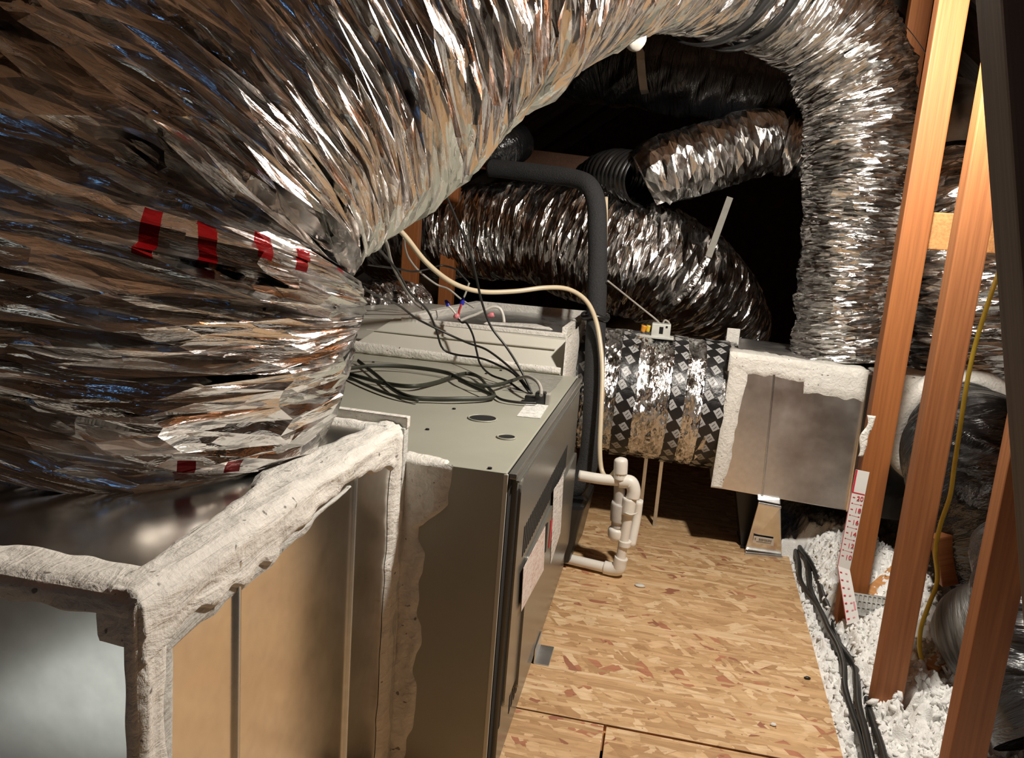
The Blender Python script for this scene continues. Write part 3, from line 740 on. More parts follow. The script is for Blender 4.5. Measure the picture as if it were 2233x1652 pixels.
bmo('top_clip', bm, 'zinc', st)
bar('clip_roll', Vector(ay(1653, 1096, RY - .016)), Vector(ay(1704, 1106, RY - .016)), .008, .008, 'zinc', parent=st, bevel=.003)
bar('foot_flange', Vector(az(1624, 1206, .004)), Vector(az(1706, 1214, .004)), .012, .010, 'zinc', parent=st, bevel=.003, side=(0, 0, 1))
def on_web(px, py_, d=.007):
    P0, P1, P2 = map(np.array, (b0, b1, t0)); n = np.cross(P1 - P0, P2 - P0); n /= np.linalg.norm(n)
    if n[1] > 0: n = -n
    r = _ray(px, py_); k = (P0 - CAM).dot(n) / r.dot(n); return CAM + r * k + n * d, n
cs = [on_web(*p) for p in ((1641, 1179), (1686, 1186), (1687, 1171), (1643, 1164))]
lb = plate_pts('maker_label', [c[0] for c in cs], cs[0][1], .0006, 'white', st); tag(lb, 'small white maker label')
c0 = Vector(cs[3][0] + cs[3][1] * .0009); ux = (Vector(cs[2][0]) - Vector(cs[3][0])); uy = (Vector(cs[3][0]) - Vector(cs[0][0]))
def strip(u0_, u1_, v0_, v1_, mat, name):
    P = [c0 + ux * u0_ - uy * v1_, c0 + ux * u1_ - uy * v1_, c0 + ux * u1_ - uy * v0_, c0 + ux * u0_ - uy * v0_]
    return plate_pts(name, P, cs[0][1], .0003, mat, lb)
for i, (a, b, h) in enumerate(((.06, .12, .3), (.27, .33, .3), (.35, .40, .3), (.42, .47, .3), (.49, .53, .22), (.55, .60, .3), (.62, .67, .3), (.70, .75, .3), (.77, .82, .25), (.84, .89, .3))):
    strip(a, b, .22, .22 + h, 'print_grey', 'print')
strip(.15, .88, .66, .72, 'print_grey', 'print')
bs = empty('support_block', (.33, 2.52, 0), 'black tapered support under the distribution box, behind the galvanised stand', 'support')
bm = bmesh.new()
a0, a1 = az(1617, 1194, 0), az(1690, 1200, 0); c0_, c1_ = ay(1600, 1072, a0[1]), ay(1690, 1085, a0[1])
d2 = Vector((0, .12, 0))
hexa(bm, [Vector(a0), Vector(a1), Vector(a1) + d2, Vector(a0) + d2, Vector((c0_[0], a0[1], .205)), Vector((c1_[0], a0[1], .2)), Vector((c1_[0], a0[1] + .12, .2)), Vector((c0_[0], a0[1] + .12, .205))], .004)
bmo('web_plate', bm, 'plastic', bs)
box('foot', (a0[0] - .004, a1[0] + .004), (a0[1] - .006, a0[1] + .126), (0, .008), 'plastic', bs, .002)

# ------------------------------------------------------------------ taped duct between coil cabinet and box
td = empty('taped_trunk_duct', (0, 2.42, .43), 'short foil wrapped trunk duct banded with printed black tape behind the pipe', 'duct')
AX = [(-.27, 2.40, .438), (-.02, 2.40, .432), (.22, 2.42, .425)]
def onax(x): return np.array([x, np.interp(x, [-.27, .22], [2.40, 2.42]), np.interp(x, [-.27, .22], [.438, .425])])
fsweep('foil_wrap', [(*onax(x), .198) for x in np.linspace(-.27, .23, 6)], 'foil_wrap', td, .008, .022, .0016, folds(.003, .002, 20, 60, 9, 20, 60), 60)
for (p0, p1, sk) in ((1252, 1268, -.02), (1344, 1385, -.012), (1462, 1494, -.010), (1535, 1592, -.03)):
    x0, x1 = ay(p0, 800, 2.23)[0], ay(p1, 800, 2.23)[0]
    sweep('tape_band', [(*onax(x), .2025) for x in np.linspace(x0 * 1.0, x1 * 1.0, 4)], 'tape', td, 14, 96, lambda s, t, r: .004 * (vn(s * 30, t / 6.2832 * 14, 14, 70) - .5), False)
for xx in (.0, .05): bar('strut', (xx, 2.42, .0), (xx, 2.42, .26), .012, .012, 'galv_dull', parent=td, bevel=.001)

dc = empty('damper_control', tuple(ay(1440, 735, 2.36)), 'small pale grey damper control box sitting on the taped trunk duct', 'control box')
bx0, bx1 = ay(1419, 735, 2.35), ay(1460, 741, 2.35); tz = ay(1440, 706, 2.35)[2]
hb = box('housing', (bx0[0], bx1[0]), (2.35, 2.40), (.622, tz), 'actuator', dc, .003)
w0, w1 = ay(1437, 727, 2.349), ay(1447, 713, 2.349)
box('window', (w0[0], w1[0]), (2.3485, 2.352), (w0[2], w1[2]), 'door_in', hb, 0)
s0 = ay(1454, 713, 2.349); box('screw', (s0[0] - .003, s0[0] + .003), (2.348, 2.352), (s0[2] - .003, s0[2] + .003), 'door_in', hb, .001)
box('base_plate', (bx0[0] - .035, bx1[0] + .012), (2.345, 2.41), (.622, .630), 'actuator', dc, .002)
o_ = ay(1402, 716, 2.37); sweep('wire_nut', [(o_[0], o_[1], o_[2] - .01, .007), (o_[0] + .004, o_[1], o_[2] + .010, .010)], 'orange', dc, 6, 10)
o_ = ay(1413, 716, 2.37); sweep('wire_nut', [(o_[0], o_[1], o_[2] - .01, .006), (o_[0] + .003, o_[1], o_[2] + .010, .008)], 'yellow', dc, 6, 10)
wire('lead', py((1445, 706, 2.37), (1450, 698, 2.37), (1458, 702, 2.37), (1460, 708, 2.37)), .003, 'greycable', dc)
tag(wire('control_cable', py((1325, 612, 2.25), (1360, 640, 2.3), (1400, 672, 2.34), (1430, 696, 2.36), (1440, 707, 2.37)), .003, 'greycable'), 'thin grey cable running down to the damper control box', 'cable')

# ------------------------------------------------------------------ background ducts
bd = empty('foil_flex_duct', tuple(ay(1150, 600, 3.0)), 'fat shiny foil duct lying behind the furnace and the black pipe', 'duct')
fsweep('foil_jacket', [(*ay(830, 520, 3.25), .19), (*ay(950, 505, 3.1), .195), (*ay(1150, 508, 3.0), .195), (*ay(1330, 545, 2.92), .225), (*ay(1455, 590, 2.95), .215), (*ay(1545, 650, 3.1), .19), (*ay(1590, 730, 3.3), .18)], 'foil_fine', bd, .010, .06, .004, folds(.008, .004, 14, 45, 5, 9, 80), 80)
sg = empty('support_strap', tuple(ay(1560, 500, 2.75)), 'grey webbing strap slung under the fat foil duct at the rear', 'strap')
bar('strap_run', ay(1592, 430, 2.8), ay(1545, 560, 2.72), .022, .003, 'strapdim', parent=sg, bevel=0)
wire('strap_loop', py((1545, 560, 2.72), (1510, 620, 2.70), (1465, 668, 2.72), (1435, 700, 2.80)), .014, 'foil_wrap', sg, 30, 8, (1, .25))

br = empty('foil_branch_duct', tuple(ay(1560, 340, 2.8)), 'smaller foil branch duct behind the arch with a shaded upper half', 'duct')
fsweep('foil_jacket', [(*ay(1404, 392, 2.75), .095), (*ay(1440, 372, 2.75), .118), (*ay(1540, 343, 2.78), .118), (*ay(1640, 313, 2.8), .112), (*ay(1700, 302, 2.82), .10)], 'foil_soft', br, .014, .05, .0018, folds(.004, .002, 20, 50, 5, 9, 90), 90)
sweep('neck_sleeve', [(*ay(1705, 315, 2.82), .100), (*ay(1735, 320, 2.82), .092), (*ay(1765, 330, 2.83), .100)], 'foil_fine', br, 50, 60, folds(.007, .004, 20, 50, 5, 9, 91), False)
sweep('clamp_band', [(*ay(1697, 308, 2.82), .104), (*ay(1706, 311, 2.82), .104)], 'plastic', br, 6, 40, None, False)
sweep('clamp_band', [(*ay(1748, 325, 2.82), .104), (*ay(1757, 328, 2.82), .104)], 'plastic', br, 6, 40, None, False)
cz = empty('corrugated_duct', tuple(ay(1350, 400, 2.85)), 'black corrugated flex duct feeding the foil branch duct', 'duct')
sweep('ribbed_tube', [(*ay(1408, 392, 2.77), .088), (*ay(1370, 385, 2.85), .088), (*ay(1330, 380, 2.95), .085), (*ay(1290, 400, 3.1), .08)], 'corr', cz, 160, 48, folds(.002, .002, 20, 50, 5, 9, 95, .006, 38), False)

kb = empty('black_flex_duct', tuple(ay(1450, 160, 3.0)), 'sagging black jacketed duct hung by a white strap in the dark rear', 'duct')
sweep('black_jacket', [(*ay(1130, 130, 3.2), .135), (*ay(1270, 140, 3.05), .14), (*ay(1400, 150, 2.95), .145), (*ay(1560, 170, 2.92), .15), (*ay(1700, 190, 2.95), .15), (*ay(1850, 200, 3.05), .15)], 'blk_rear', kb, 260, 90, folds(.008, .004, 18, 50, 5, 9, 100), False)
ws = empty('webbing_strap', tuple(ay(1400, 150, 2.78)), 'white webbing strap hanging beside the foil arch round the black duct', 'strap')
def bandpx(name, pts, wdt, mat, parent):
    P = [Vector(p) for p in pts]; bm = bmesh.new(); prev = None
    for p in P:
        r = [bm.verts.new(p + Vector(d)) for d in ((-wdt / 2, 0, 0), (wdt / 2, 0, 0), (wdt / 2, .003, 0), (-wdt / 2, .003, 0))]
        if prev:
            for k in range(4): bm.faces.new((prev[k], prev[(k + 1) % 4], r[(k + 1) % 4], r[k]))
        prev = r
    return bmo(name, bm, mat, parent, False)
bandpx('strap_run', py((1397, 40, 2.86), (1396, 100, 2.80), (1397, 130, 2.785), (1400, 165, 2.79), (1404, 196, 2.80), (1408, 208, 2.86)), .028, 'strap', ws)
bf = empty('black_flex_duct', tuple(ay(1105, 320, 2.9)), 'bit of black duct showing between the foil arch and the copper line', 'duct')
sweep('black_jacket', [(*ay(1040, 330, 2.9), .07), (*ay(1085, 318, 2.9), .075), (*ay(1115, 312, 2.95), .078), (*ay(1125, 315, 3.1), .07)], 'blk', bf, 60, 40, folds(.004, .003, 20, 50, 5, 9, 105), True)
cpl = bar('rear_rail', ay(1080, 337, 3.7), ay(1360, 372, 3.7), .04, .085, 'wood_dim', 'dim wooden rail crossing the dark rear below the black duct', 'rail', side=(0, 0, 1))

# foil scrap duct left of the coil cabinet
sd = empty('foil_duct_end', tuple(ay(800, 690, 2.5)), 'crumpled dull foil duct end left of the cream coil cabinet', 'duct')
fsweep('foil_jacket', [(*ay(700, 700, 2.3), .10), (*ay(790, 690, 2.45), .11), (*ay(850, 680, 2.6), .10), (*ay(900, 660, 2.8), .08)], 'foil_wrap', sd, .012, .03, .007, folds(.012, .008, 22, 60, 7, 12, 110), 110)

# ------------------------------------------------------------------ right side ducts
rd = empty('foil_flex_duct', tuple(ay(2110, 800, 2.5)), 'silver foil riser duct half hidden behind the right-hand posts', 'duct')
def pj(px, py_, Y, r): return (*ay(px, py_, Y), r)
fsweep('foil_jacket', [pj(2100, 815, 2.48, .16), pj(2104, 760, 2.48, .168), pj(2106, 650, 2.48, .163), pj(2106, 545, 2.5, .155), pj(2095, 450, 2.55, .14), pj(2085, 400, 2.65, .125), pj(2075, 360, 2.8, .115)], 'foil_fine', rd, .010, .05, .0035, folds(.007, .004, 16, 48, 5, 9, 120), 120)
sweep('metal_elbow', [pj(2082, 370, 2.72, .135), pj(2085, 320, 2.78, .135), pj(2080, 270, 2.95, .13), pj(2060, 240, 3.2, .12)], 'galv_dull', rd, 30, 40, None, False)

bk = empty('black_flex_duct', tuple(tk), 'glossy black flex duct curling down from the distribution box behind the posts', 'duct')
sweep('black_jacket', [(tk[0], tk[1] - .01, tk[2], .146), (tk[0] + .012, tk[1] - .09, tk[2] - .01, .150), (*ay(2125, 1000, 2.02), .152), (*ay(2155, 1080, 1.92), .150), (*ay(2195, 1175, 1.86), .15), (*ay(2290, 1300, 1.84), .15), (*ay(2420, 1380, 1.9), .15)],
      'blk', bk, 320, 120, folds(.017, .008, 9, 30, 3, 6, 130), False)
gb = empty('grey_flex_duct', tuple(ay(2140, 1400, 1.65)), 'faded grey black flex duct resting on the insulation at lower right', 'duct')
sweep('grey_jacket', [(*ay(2100, 1390, 1.66), .05), (*ay(2112, 1388, 1.65), .085), (*ay(2150, 1388, 1.63), .105), (*ay(2240, 1395, 1.62), .11), (*ay(2330, 1400, 1.6), .11)], 'greyblk', gb, 180, 80, folds(.008, .005, 20, 45, 3, 6, 140), True)
nb = empty('black_flex_duct', tuple(ay(2240, 1500, 1.35)), 'black flex duct in the lower right corner beyond the nearest post', 'duct')
sweep('black_jacket', [(*ay(2215, 1180, 1.55), .07), (*ay(2240, 1350, 1.42), .085), (*ay(2245, 1490, 1.36), .09), (*ay(2300, 1610, 1.3), .09)], 'blk_dull', nb, 140, 60, folds(.008, .004, 20, 45, 4, 8, 150), True)

# ------------------------------------------------------------------ timber
def postpx(Y, pts_l, pts_r, z, mat, label, th=.038, name='timber_post', lean=0.):
    xl = np.mean([ay(px, py_, Y)[0] for px, py_ in pts_l]); xr = np.mean([ay(px, py_, Y)[0] for px, py_ in pts_r])
    return post(name, (xl, xr), (Y, Y + th), z, mat, label)
P1 = postpx(1.85, [(2052, 20), (2006, 300), (1908, 830), (1864, 1050)], [(2124, 20), (2073, 300), (1967, 830), (1880, 1300)], (-.1, 2.22), 'wood', 'tall bright orange timber post carrying the red and white depth ruler')
sm = ay(1893, 905, 1.849)
tag(ribbon('mastic_smear', (sm[0] + .010, 1.8495, sm[2]), (-.010, 0, -.10), (1, 0, 0), (0, -1, 0), lambda t: (-.007 + .004 * math.sin(t * 9), .008 - .006 * t), 'mastic', P1, 40, 6, .002, .008, 310), 'dab of white mastic')
P2 = postpx(1.50, [(2132, 300), (2031, 830), (1912, 1450)], [(2105, 830), (2180, 430), (1975, 1455)], (-.1, 2.22), 'wood_red', 'reddish timber post standing in loose insulation, second from the right')
P3 = postpx(1.20, [(2063, 1652), (2141, 1300), (2210, 1000)], [(2158, 1652), (2224, 1300)], (-.1, 2.1), 'wood_red', 'nearest dark red timber post at the right edge')
P4 = postpx(2.75, [(1986, 20), (1962, 150)], [(2036, 0), (2006, 185)], (-.1, 2.1), 'wood', 'pinkish lit timber post behind the top of the arch')
P5 = postpx(2.80, [(884, 510), (864, 660)], [(916, 460), (904, 660)], (-.1, 1.6), 'wood', 'left of two orange posts behind the loose cables')
P6 = postpx(2.90, [(967, 430), (953, 675)], [(994, 400), (990, 670)], (-.1, 1.6), 'wood', 'right of two orange posts behind the loose cables')
bl, br_ = ay(2020, 503, 1.91), ay(2300, 520, 1.91)
bar('cross_brace', bl, br_, .038, .082, 'wood_y', 'short horizontal orange brace between the two tall posts', 'brace', side=(0, 0, 1))
# dark out-of-the-light diagonal close to the lens
fa, fb = Vector(ay(2246, 0, .62)), Vector(ay(2300, 800, .62))
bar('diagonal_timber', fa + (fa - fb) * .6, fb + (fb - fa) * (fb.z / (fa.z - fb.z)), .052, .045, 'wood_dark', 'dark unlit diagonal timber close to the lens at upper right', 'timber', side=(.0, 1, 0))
# bottom chord and braces half buried
bar('bottom_chord', (.560, .6, -.055), (.556, 2.3, -.055), .036, .09, 'wood_yy', 'timber chord half buried in white insulation below the posts', 'timber', side=(1, 0, 0))
bar('short_web', ay(1895, 1318, 1.90), ay(2010, 1215, 2.05), .032, .07, 'wood_y', 'stub of orange web timber beside the nail plate', 'timber', side=(0, 0, 1))
bar('short_web', ay(2022, 1478, 1.62), ay(2110, 1425, 1.75), .034, .06, 'wood_y', 'orange timber stub poking out beside the grey duct', 'timber', side=(0, 0, 1))
bar('cross_brace', ay(2040, 1222, 1.80), ay(2215, 1190, 1.82), .03, .12, 'wood_red', 'dark brown brace behind the yellow cable under the black duct', 'brace', side=(0, 0, 1))
npl = empty('nail_plate', tuple(ay(1890, 1325, 1.86)), 'small galvanised toothed nail plate at the foot of the ruler post', 'plate')
c = ay(1900, 1318, 1.832)
pb = box('plate', (c[0] - .045, c[0] + .042), (1.828, 1.8300), (c[2] - .03, c[2] + .026), 'zinc', npl, 0)
for i in range(8):
    for k in range(3):
        box('tooth', (c[0] - .041 + i * .0105, c[0] - .0355 + i * .0105), (1.8240, 1.8285), (c[2] - .022 + k * .016, c[2] - .011 + k * .016), 'galv_dull', pb, 0)

# ------------------------------------------------------------------ loose insulation
nx, ny = 420, 760
xs = np.linspace(.36, 1.75, nx); ys = np.linspace(.75, 3.3, ny)
X, Y = np.meshgrid(xs, ys, indexing='ij')
def fbm(sc_, seed, oct=4):
    o = 0; a = 1; tot = 0
    for k in range(oct):
        o = o + a * vn(X * sc_ * 2 ** k + 5 * k, Y * sc_ * 2 ** k + 3 * k, 0, seed + k); tot += a; a *= .55
    return o / tot
edge = np.interp(Y, [.75, 1.31, 2.315, 2.33, 3.3], [.385, .410, .459, .35, .37])
d = np.clip((X - edge) / .12, 0, 1)
Z = -.035 + .05 * d + .045 * (fbm(5, 200) - .5) * d + .055 * (1 - np.abs(2 * fbm(26, 210, 3) - 1)) * (.35 + .65 * d) + .030 * (fbm(85, 220, 3) - .5)
Z += .09 * np.exp(-(((X - .72) / .16) ** 2 + ((Y - 1.95) / .22) ** 2)) + .06 * np.exp(-(((X - .58) / .1) ** 2 + ((Y - 2.35) / .2) ** 2))
tr = np.interp(Y, [.75, 1.38, 1.64, 2.0, 2.37, 3.3], [.43, .457, .485, .478, .480, .5])
Z -= .022 * np.exp(-((X - tr) / .016) ** 2)                       # furrow the cables lie in
Z -= .05 * np.exp(-(((X - .556) / .012) ** 2 + ((Y - 1.50) / .10) ** 2))
Z = np.where(X < edge + .004, np.minimum(Z, -.016), Z)
Vi = np.stack([X, Y, Z], -1).reshape(-1, 3)
i, j = np.meshgrid(np.arange(nx - 1), np.arange(ny - 1), indexing='ij')
Fi = np.stack([i * ny + j, (i + 1) * ny + j, (i + 1) * ny + j + 1, i * ny + j + 1], -1).reshape(-1, 4)
# tufts lying on top, joined into the same blanket
rs = np.random.RandomState(5)
bmI = bmesh.new(); bmesh.ops.create_icosphere(bmI, subdivisions=1, radius=1.0)
ico = np.array([v.co[:] for v in bmI.verts]); icf = np.array([[v.index for v in f.verts] for f in bmI.faces]); bmI.free()
TV, TF, off = [], [], 0
for _ in range(5200):
    tx, ty = rs.uniform(.42, .90), rs.uniform(.95, 2.3)
    ix, iy = int((tx - .36) / 1.39 * (nx - 1)), int((ty - .75) / 2.55 * (ny - 1))
    if tx < edge[ix, iy] + .006 or abs(tx - tr[ix, iy]) < .014: continue
    r = rs.uniform(.0018, .0055) if rs.rand() < .85 else rs.uniform(.005, .009)
    q3 = np.linalg.qr(rs.randn(3, 3))[0]
    nzs = 1 + 1.1 * (rs.rand(len(ico), 1) - .5)
    TV.append((ico * nzs * r * np.array([1.5, .9, .7])) @ q3 + [tx, ty, Z[ix, iy] + r * .35]); TF.append(icf + off); off += len(ico)
TV, TF = np.vstack(TV), np.vstack(TF)
q1 = np.vstack([Fi[:, [0, 1, 2]], Fi[:, [0, 2, 3]], TF + len(Vi)])
ins = mk('loose_insulation', np.vstack([Vi, TV]), q1, 'insul')
tag(ins, 'fluffy white loose fill insulation beside the strand board under the posts', 'insulation', None, 'stuff')
def zat(x, y):
    ix = int(np.clip((x - .36) / 1.39 * (nx - 1), 0, nx - 1)); iy = int(np.clip((y - .75) / 2.55 * (ny - 1), 0, ny - 1)); return float(Z[ix, iy])

# ------------------------------------------------------------------ depth ruler
ru = empty('depth_ruler', tuple(ay(1860, 1240, 1.842)), 'white and red insulation depth ruler bent at the foot of the bright post', 'ruler')
TLp, TRp, FLp, FRp = (Vector(ay(x, y, 1.843)) for x, y in ((1866, 1023), (1896, 1029), (1826, 1233), (1853, 1242)))
BLp, BRp = Vector(ay(1846, 1362, 1.80)), Vector(ay(1874, 1353, 1.80))
nrm = (TRp - TLp).cross(TLp - FLp).normalized(); nrm = nrm if nrm.y < 0 else -nrm
nr2 = (FRp - FLp).cross(FLp - BLp).normalized(); nr2 = nr2 if nr2.y < 0 else -nr2
def seg(name, a, b, c_, d_, n, mat, parent, th=.001):
    return plate_pts(name, [c_, d_, b, a], n, th, mat, parent)
s1 = seg('upper_strip', TLp, TRp, FLp, FRp, nrm, 'white', ru); s2 = seg('lower_strip', FLp, FRp, BLp, BRp, nr2, 'white', ru)
def rpt(u, v, low=False, d=.0013):
    a, b, c_, d_, n = (FLp, FRp, BLp, BRp, nr2) if low else (TLp, TRp, FLp, FRp, nrm)
    return (a * (1 - u) + b * u) * (1 - v) + (c_ * (1 - u) + d_ * u) * v + n * d
def mark(u0, u1, v0, v1, low=False, mat='redink', name='graduation'):
    return plate_pts(name, [rpt(u0, v1, low), rpt(u1, v1, low), rpt(u1, v0, low), rpt(u0, v0, low)], nr2 if low else nrm, .0003, mat, s2 if low else s1)
mark(.0, .14, .0, .225, name='red_edge'); mark(.02, .98, .222, .232, name='red_edge'); mark(.0, .04, .23, 1., name='red_edge'); mark(.0, .035, .0, .97, True, name='red_edge')
for k in range(11):
    v = .275 + k * .0605
    if k % 2 == 0: mark(.16, .34, v - .004, v + .004)
    else: mark(.14, .26, v - .004, v + .004); mark(.80, .92, v - .005, v + .004)
    if k % 2: mark(.3, .8, v - .001, v + .001, mat='pinkink')
for k in range(7):
    v = .10 + k * .135; mark(.12, .30, v - .012, v + .012, True); mark(.55, .72, v - .012, v + .010, True, 'pinkink')
mark(.78, .9, .62, .78, True, 'pinkink')
for k, tx in enumerate(('20', '18', '16', '14', '12', '10')):
    cu = bpy.data.curves.new('numeral', 'FONT'); cu.body = tx; cu.size = .0155; cu.extrude = .0002; cu.align_x = 'CENTER'; cu.align_y = 'CENTER'
    to = bpy.data.objects.new('numeral_source', cu); C.objects.link(to)
    me = bpy.data.meshes.new_from_object(to.evaluated_get(bpy.context.evaluated_depsgraph_get())); bpy.data.objects.remove(to)
    me.materials.clear(); me.materials.append(MT['redink'])
    o = bpy.data.objects.new('numeral', me); C.objects.link(o)
    p = rpt(.70, .275 + k * .121, d=.0022)
    yx = (TLp - FLp).normalized(); xx = (TRp - TLp); xx = (xx - yx * xx.dot(yx)).normalized(); zz = xx.cross(yx)
    o.matrix_world = Matrix([[xx[i], yx[i], zz[i], p[i]] for i in range(3)] + [[0, 0, 0, 1]])
    mw = o.matrix_world.copy(); o.parent = s1; o.matrix_parent_inverse = Matrix.Translation(ru.location).inverted() @ Matrix.Identity(4)
    o.matrix_parent_inverse = Matrix.Identity(4); bpy.context.view_layer.update(); o.matrix_parent_inverse = s1.matrix_world.inverted(); o.matrix_basis = mw

# ------------------------------------------------------------------ insulated refrigerant line, PVC drain, tubes
ip = empty('insulated_pipe', tuple(ay(1280, 1050, 2.03)), 'black foam covered refrigerant pipe rising beside the furnace', 'pipe')
PI_ = [(1070, 366, 2.52), (1130, 372, 2.48), (1200, 381, 2.43), (1252, 389, 2.39), (1284, 405, 2.36), (1300, 445, 2.34), (1303, 520, 2.31), (1302, 620, 2.27), (1299, 720, 2.23), (1296, 820, 2.18), (1293, 900, 2.14), (1289, 970, 2.11), (1277, 1025, 2.09), (1255, 1058, 2.08), (1225, 1080, 2.09)]
RI_ = [.0285] * 4 + [.029] * 4 + [.0295, .030, .030, .030, .030, .030, .028]
sweep('foam_sleeve', [(*ay(*p), r) for p, r in zip(PI_, RI_)], 'foam', ip, 150, 24, lambda s, t, r: .0016 * (vn(s * 18, t / 6.2832 * 6, 6, 160) - .5))
sweep('copper_stub', [(*ay(1000, 352, 2.58), .011), (*ay(1050, 360, 2.54), .011), (*ay(1085, 368, 2.51), .011)], 'copper', ip, 12, 12)
ring = ay(1298, 690, 2.245)
sweep('tie_band', [(ring[0] + .036 * math.cos(a), ring[1] + .036 * math.sin(a), ring[2] + .004 * math.sin(3 * a), .009) for a in np.linspace(0, 2 * math.pi, 17)], 'plastic', ip, 40, 8)

pv = empty('pvc_drain', tuple(az(1345, 1250, 0)), 'white plastic condensate drain with trap and elbows on the strand board', 'drain pipe')
A = az(1345, 1243, .02)
yv = A[1]
def up(px, py_, dy=0): return ay(px, py_, yv + dy)
E0 = az(1225, 1222, .02); E0[1] = yv + .03
wire('floor_pipe', [E0, (E0 + A) / 2, A], .0145, 'pvc', pv, 20, 14)
top = up(1380, 1052)
sweep('floor_elbow', [(*(A + np.array([-.035, .008, 0])), .0185), (*(A + np.array([-.012, .004, 0])), .0185), (*A + np.array([.004, 0, .006]), .0185), (*up(1352, 1225), .0185), (*up(1355, 1215), .0185)], 'pvc', pv, 26, 14)
wire('riser', [up(1352, 1225), up(1365, 1150), up(1378, 1075)], .0135, 'pvc', pv, 20, 14)
wire('coupling', [up(1369, 1120), up(1374, 1085)], .0185, 'pvc', pv, 8, 14)
wire('coupling', [up(1361, 1190), up(1363, 1178)], .0175, 'pvc', pv, 8, 14)
sweep('top_elbow', [(*up(1380, 1085), .0185), (*up(1382, 1068), .0185), (*up(1376, 1052), .0185), (*up(1362, 1049), .0185), (*up(1350, 1048), .0185)], 'pvc', pv, 26, 14)
wire('upper_pipe', [up(1365, 1049), up(1310, 1044), up(1262, 1036)], .0145, 'pvc', pv, 20, 14)
wire('vent_tee', [up(1351, 1045, -.004), up(1353, 1020, -.004)], .017, 'pvc', pv, 8, 14)
sweep('vent_cap', [(*up(1353, 1032, -.004), .0185), (*up(1354, 1006, -.004), .0185), (*up(1354, 1000, -.004), .015), (*up(1354, 997, -.004), .006)], 'pvc', pv, 14, 14)
sweep('trap_body', [(*up(1351, 1055, .01), .015), (*up(1350, 1095, .01), .016), (*up(1349, 1098, .01), .0205), (*up(1347, 1135, .01), .0205), (*up(1346, 1138, .01), .016), (*up(1345, 1150, .01), .016)], 'pvcgrey', pv, 40, 16)
sweep('trap_cup', [(*up(1345, 1150, .01), .0165), (*up(1344, 1155, .01), .0225), (*up(1343, 1170, .01), .0215), (*up(1342, 1178, .01), .012)], 'pvc', pv, 24, 16)
wire('side_tube', [up(1362, 1090, .03), up(1361, 1130, .03), up(1358, 1180, .025)], .007, 'pvc', pv, 16, 10)
wire('clean_out', [up(1393, 1090, .05), up(1388, 1130, .05), up(1376, 1190, .03)], .0125, 'pvc', pv, 14, 12)
wire('glue_tie', [up(1363, 1118, -.02), up(1376, 1122, -.022), up(1390, 1118, -.01)], .002, 'whitecable', pv, 10, 6)
tag(wire('condensate_tube', py((860, 490, 1.75), (888, 520, 1.8), (930, 572, 1.86), (985, 615, 1.93), (1045, 635, 1.99), (1120, 635, 2.05), (1190, 627, 2.1), (1238, 630, 2.14), (1275, 652, 2.17), (1296, 688, 2.175), (1308, 740, 2.16), (1314, 810, 2.12), (1311, 900, 2.07), (1308, 980, 2.03), (1313, 1028, 2.01), (1328, 1040, 1.985), (1344, 1024, 1.975), (1353, 1008, 1.975)), .0066, 'vinyl', None, 140, 10), 'beige vinyl tube looping from the foil duct down to the white drain', 'tube')
tag(wire('vinyl_tube', py((1322, 430, 2.4), (1321, 500, 2.37), (1319, 600, 2.33), (1314, 680, 2.29)), .006, 'vinyl', None, 30, 8), 'thin beige tube strapped behind the upright black pipe', 'tube')

# ------------------------------------------------------------------ cables
def cz1(x, y): return (700 + x / 3.592, 480 + y / 3.592)     # pixel from a close-up of the furnace top
def on_top(pts, z=.553): return [az(*cz1(*p), z + .004 * math.sin(3.1 * k)) for k, p in enumerate(pts)]
fc = empty('coiled_cable', tuple(az(960, 850, FZ1)), 'loose coil of flat black cable lying on the furnace top', 'cable')
wire('cable_run', on_top([(290, 1100), (430, 1210), (560, 1320), (700, 1385), (880, 1400), (1080, 1400), (1290, 1395), (1362, 1368), (1310, 1310), (1240, 1230), (1150, 1200), (1040, 1220), (900, 1270), (720, 1300), (520, 1280), (300, 1225), (140, 1180)], .556), .0055, 'flatblk', fc, 150, 8, (.9, .5))
wire('cable_run', on_top([(150, 1170), (400, 1140), (640, 1145), (850, 1168), (1000, 1200), (1100, 1250), (1200, 1290), (1360, 1292), (1480, 1262), (1545, 1238)], .562), .0055, 'flatblk', fc, 90, 8, (.9, .5))
wire('cable_run', on_top([(140, 1190), (350, 1290), (560, 1370), (760, 1412)], .554), .0035, 'flatblk', fc, 40, 8)
wire('cable_run', on_top([(1080, 1250), (1210, 1310), (1345, 1368)], .560), .005, 'flatblk', fc, 30, 8, (.9, .5))
PL = az(*cz1(1650, 1372), .556)
def drop(pts, ys, name, label, mat='black', r=.0027):
    P = [ay(*cz1(*p), Yv) for p, Yv in zip(pts, ys)]
    return tag(wire(name, P, r, mat, None, 80, 8), label, 'cable')
drop([(930, -310), (1060, -10), (1150, 200), (1210, 420), (1260, 640), (1330, 830), (1450, 990), (1540, 1130), (1610, 1260), (1652, 1360)], [1.55, 1.6, 1.63, 1.66, 1.68, 1.69, 1.69, 1.69, 1.68, 1.665], 'thermostat_cable', 'longest black cable dropping from the foil arch to the plug on the furnace')
drop([(330, 520), (390, 565), (600, 660), (750, 770), (950, 870), (1150, 960), (1290, 1010), (1430, 1110), (1560, 1230), (1640, 1355)], [1.35, 1.4, 1.6, 1.7, 1.75, 1.76, 1.75, 1.73, 1.70, 1.665], 'thermostat_cable', 'black cable sagging from the bulb of the foil duct across the cream panel')
